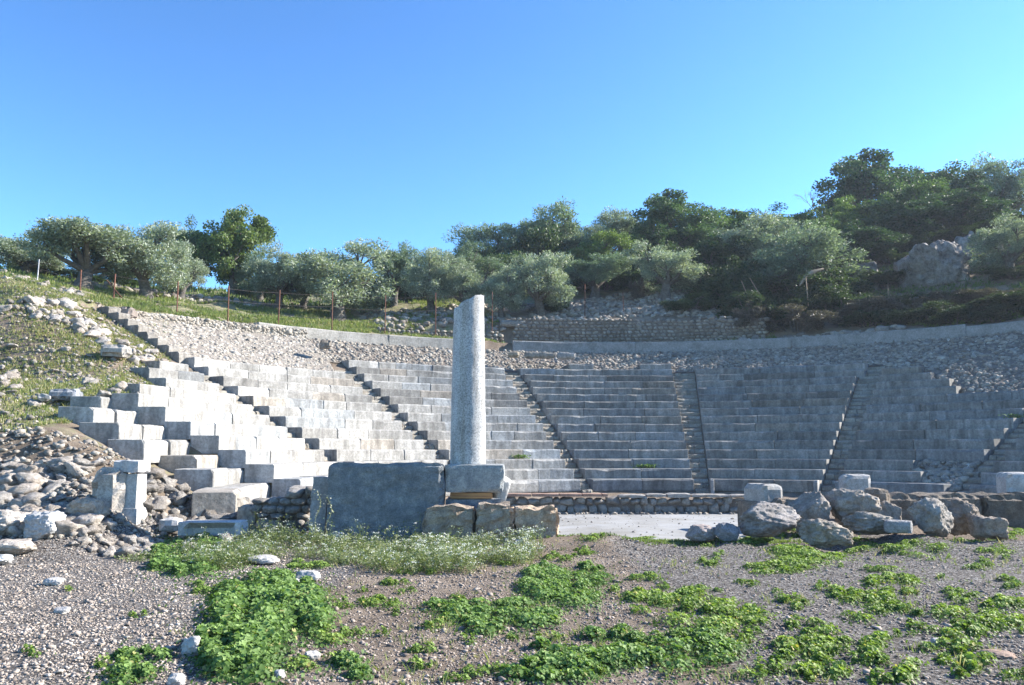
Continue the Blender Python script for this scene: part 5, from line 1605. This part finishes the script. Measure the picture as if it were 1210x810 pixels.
# broken dead branch hanging on the dark hillside, dry scrub
e = empty('dead_branch', (*at(955, 330, 45.5),), 'broken reddish dead branch showing under the large shadowed olive', 'branch')
B = Batch()
p = [at(945, 338, 45.5), at(952, 328, 45.5), at(960, 322, 45.6), at(973, 318, 45.8)]
off = np.array(e.location)
tube(B, [q - off for q in p], [.05, .12, .14, .06], 6)
link('branch', mesh_np('branch', np.concatenate(B.v), quads=np.concatenate(B.q), mats=[M['drywood']]), e)
r = np.random.default_rng(66)
for (px, ty, w, D_, lab) in ((1110, 345, 90, 43, 'low dry reddish scrub under the outcrop'), (1175, 340, 90, 42, 'dry brown scrub below the right-edge olive'), (1040, 352, 70, 43.5, 'dry twiggy scrub right of the dead branch'), (950, 362, 90, 44, 'brown bramble patch above the end of the terrace wall'), (757, 329, 22, 50.5, 'small round dry bush on the scree beside the slanting olive'), (895, 358, 50, 45, 'dry bramble beside the terrace wall')):
    e = tree(lab, px, ty, w, D_, 'bush', (1, 1, 1), name='dry_scrub', cat='shrub')
    for c in e.children:
        if c.name.startswith('crown'):
            c.data = c.data.copy(); c.data.materials.clear(); c.data.materials.append(M['scrub'])

# ------------------------------------------------------------------ fence
posts = [(28, 332, 33.0, 'galv'), (81, 322, 33.0, 'rust'), (122, 324, 33.4, 'rust'), (200, 333, 34.5, 'rust'), (262, 338, 36, 'rust'), (323, 343, 38, 'rust'), (388, 345, 40, 'rust'), (452, 349, 41.8, 'rust'), (513, 346, 43.3, 'rust'), (581, 345, 44.6, 'rust'), (693, 336, 47.0, 'rust'), (740, 345, 47.2, 'rust')]
e = empty('wire_fence', (X_at(262, 36), 36, Hs(X_at(262, 36), 36)), 'line of rusty posts and thin wires along the top of the left bank', 'fence')
off = np.array(e.location)
tops = []
for (px, ty, D_, mt) in posts:
    x = X_at(px, D_); zb = Hs(x, D_); zt = max(zb + 1.0, Z_at(ty, D_))
    B = Batch()
    a = np.array([x, D_, zb - .2]) - off; b = np.array([x + 0.03 * math.sin(px), D_, zt]) - off
    w = 0.022 if mt == 'rust' else 0.016
    V = [a + np.array(q) for q in ((-w, -w, 0), (w, -w, 0), (w, w, 0), (-w, w, 0))] + [b + np.array(q) for q in ((-w, -w, 0), (w, -w, 0), (w, w, 0), (-w, w, 0))]
    me = mesh_np('post', np.array(V), quads=[[0, 1, 5, 4], [1, 2, 6, 5], [2, 3, 7, 6], [3, 0, 4, 7], [4, 5, 6, 7]], mats=[M[mt]])
    link('post', me, e)
    tops.append((a + np.array([0, 0, .2]), b))
B = Batch()
for (a0, b0), (a1, b1) in zip(tops[:-1], tops[1:]):
    for f in (0.3, 0.6, 0.92):
        p0 = a0 + (b0 - a0) * f; p1 = a1 + (b1 - a1) * f
        tube(B, [p0, (p0 + p1) / 2 - np.array([0, 0, .05]), p1], [0.006] * 3, 3)
link('wire', mesh_np('wire', np.concatenate(B.v), quads=np.concatenate(B.q), mats=[M['wire']]), e)
# braces
for (pa, ya, pb, yb, D_) in ((126, 331, 144, 352, 33.4),):
    B = Batch(); tube(B, [at(pa, ya, D_) - off, at(pb, yb, D_) - off], [.025, .025], 5)
    link('brace', mesh_np('brace', np.concatenate(B.v), quads=np.concatenate(B.q), mats=[M['rust']]), e)
for k, (pa, ya, pb, yb, D_) in enumerate(((876, 332, 884, 346, 46), (886, 329, 896, 340, 46.2), (952, 328, 955, 356, 44.5), (1049, 338, 1050, 356, 43))):
    B = Batch(); p0, p1 = at(pa, ya, D_), at(pb, yb, D_)
    tube(B, [p0, p1 - np.array([0, 0, .3])], [.03, .03], 5)
    tag(link('wooden_stake', mesh_np('stake', np.concatenate(B.v), quads=np.concatenate(B.q), mats=[M['drywood']])), ('thin leaning stake, left one of the pair below the pale-topped olive', 'thin leaning stake, right one of the pair below the pale-topped olive', 'thin upright stake under the dead branch', 'thin upright stake right of the dead branch')[k], 'stake')

# ------------------------------------------------------------------ air
hm = bpy.data.materials.new('haze_air'); hm.use_nodes = True
ht_ = hm.node_tree; ht_.nodes.clear()
ho = ht_.nodes.new('ShaderNodeOutputMaterial'); hv = ht_.nodes.new('ShaderNodeVolumePrincipled')
hv.inputs['Color'].default_value = (0.75, 0.85, 1.0, 1); hv.inputs['Density'].default_value = 0.00042; hv.inputs['Anisotropy'].default_value = 0.3
ht_.links.new(hv.outputs[0], ho.inputs['Volume'])
bm = bmesh.new(); bmesh.ops.create_cube(bm, size=1); me = bpy.data.meshes.new('haze'); bm.to_mesh(me); bm.free(); me.materials.append(hm)
hz = link('haze', me); hz.scale = (1300, 1200, 46); hz.location = (0, 350, 20)
tag(hz, 'thin bluish air over the hillside', kind='stuff')

for o in bpy.data.objects:
    if o.name.startswith(('boulder', 'loose_stone')) and False: pass
print('objects', len(bpy.data.objects))
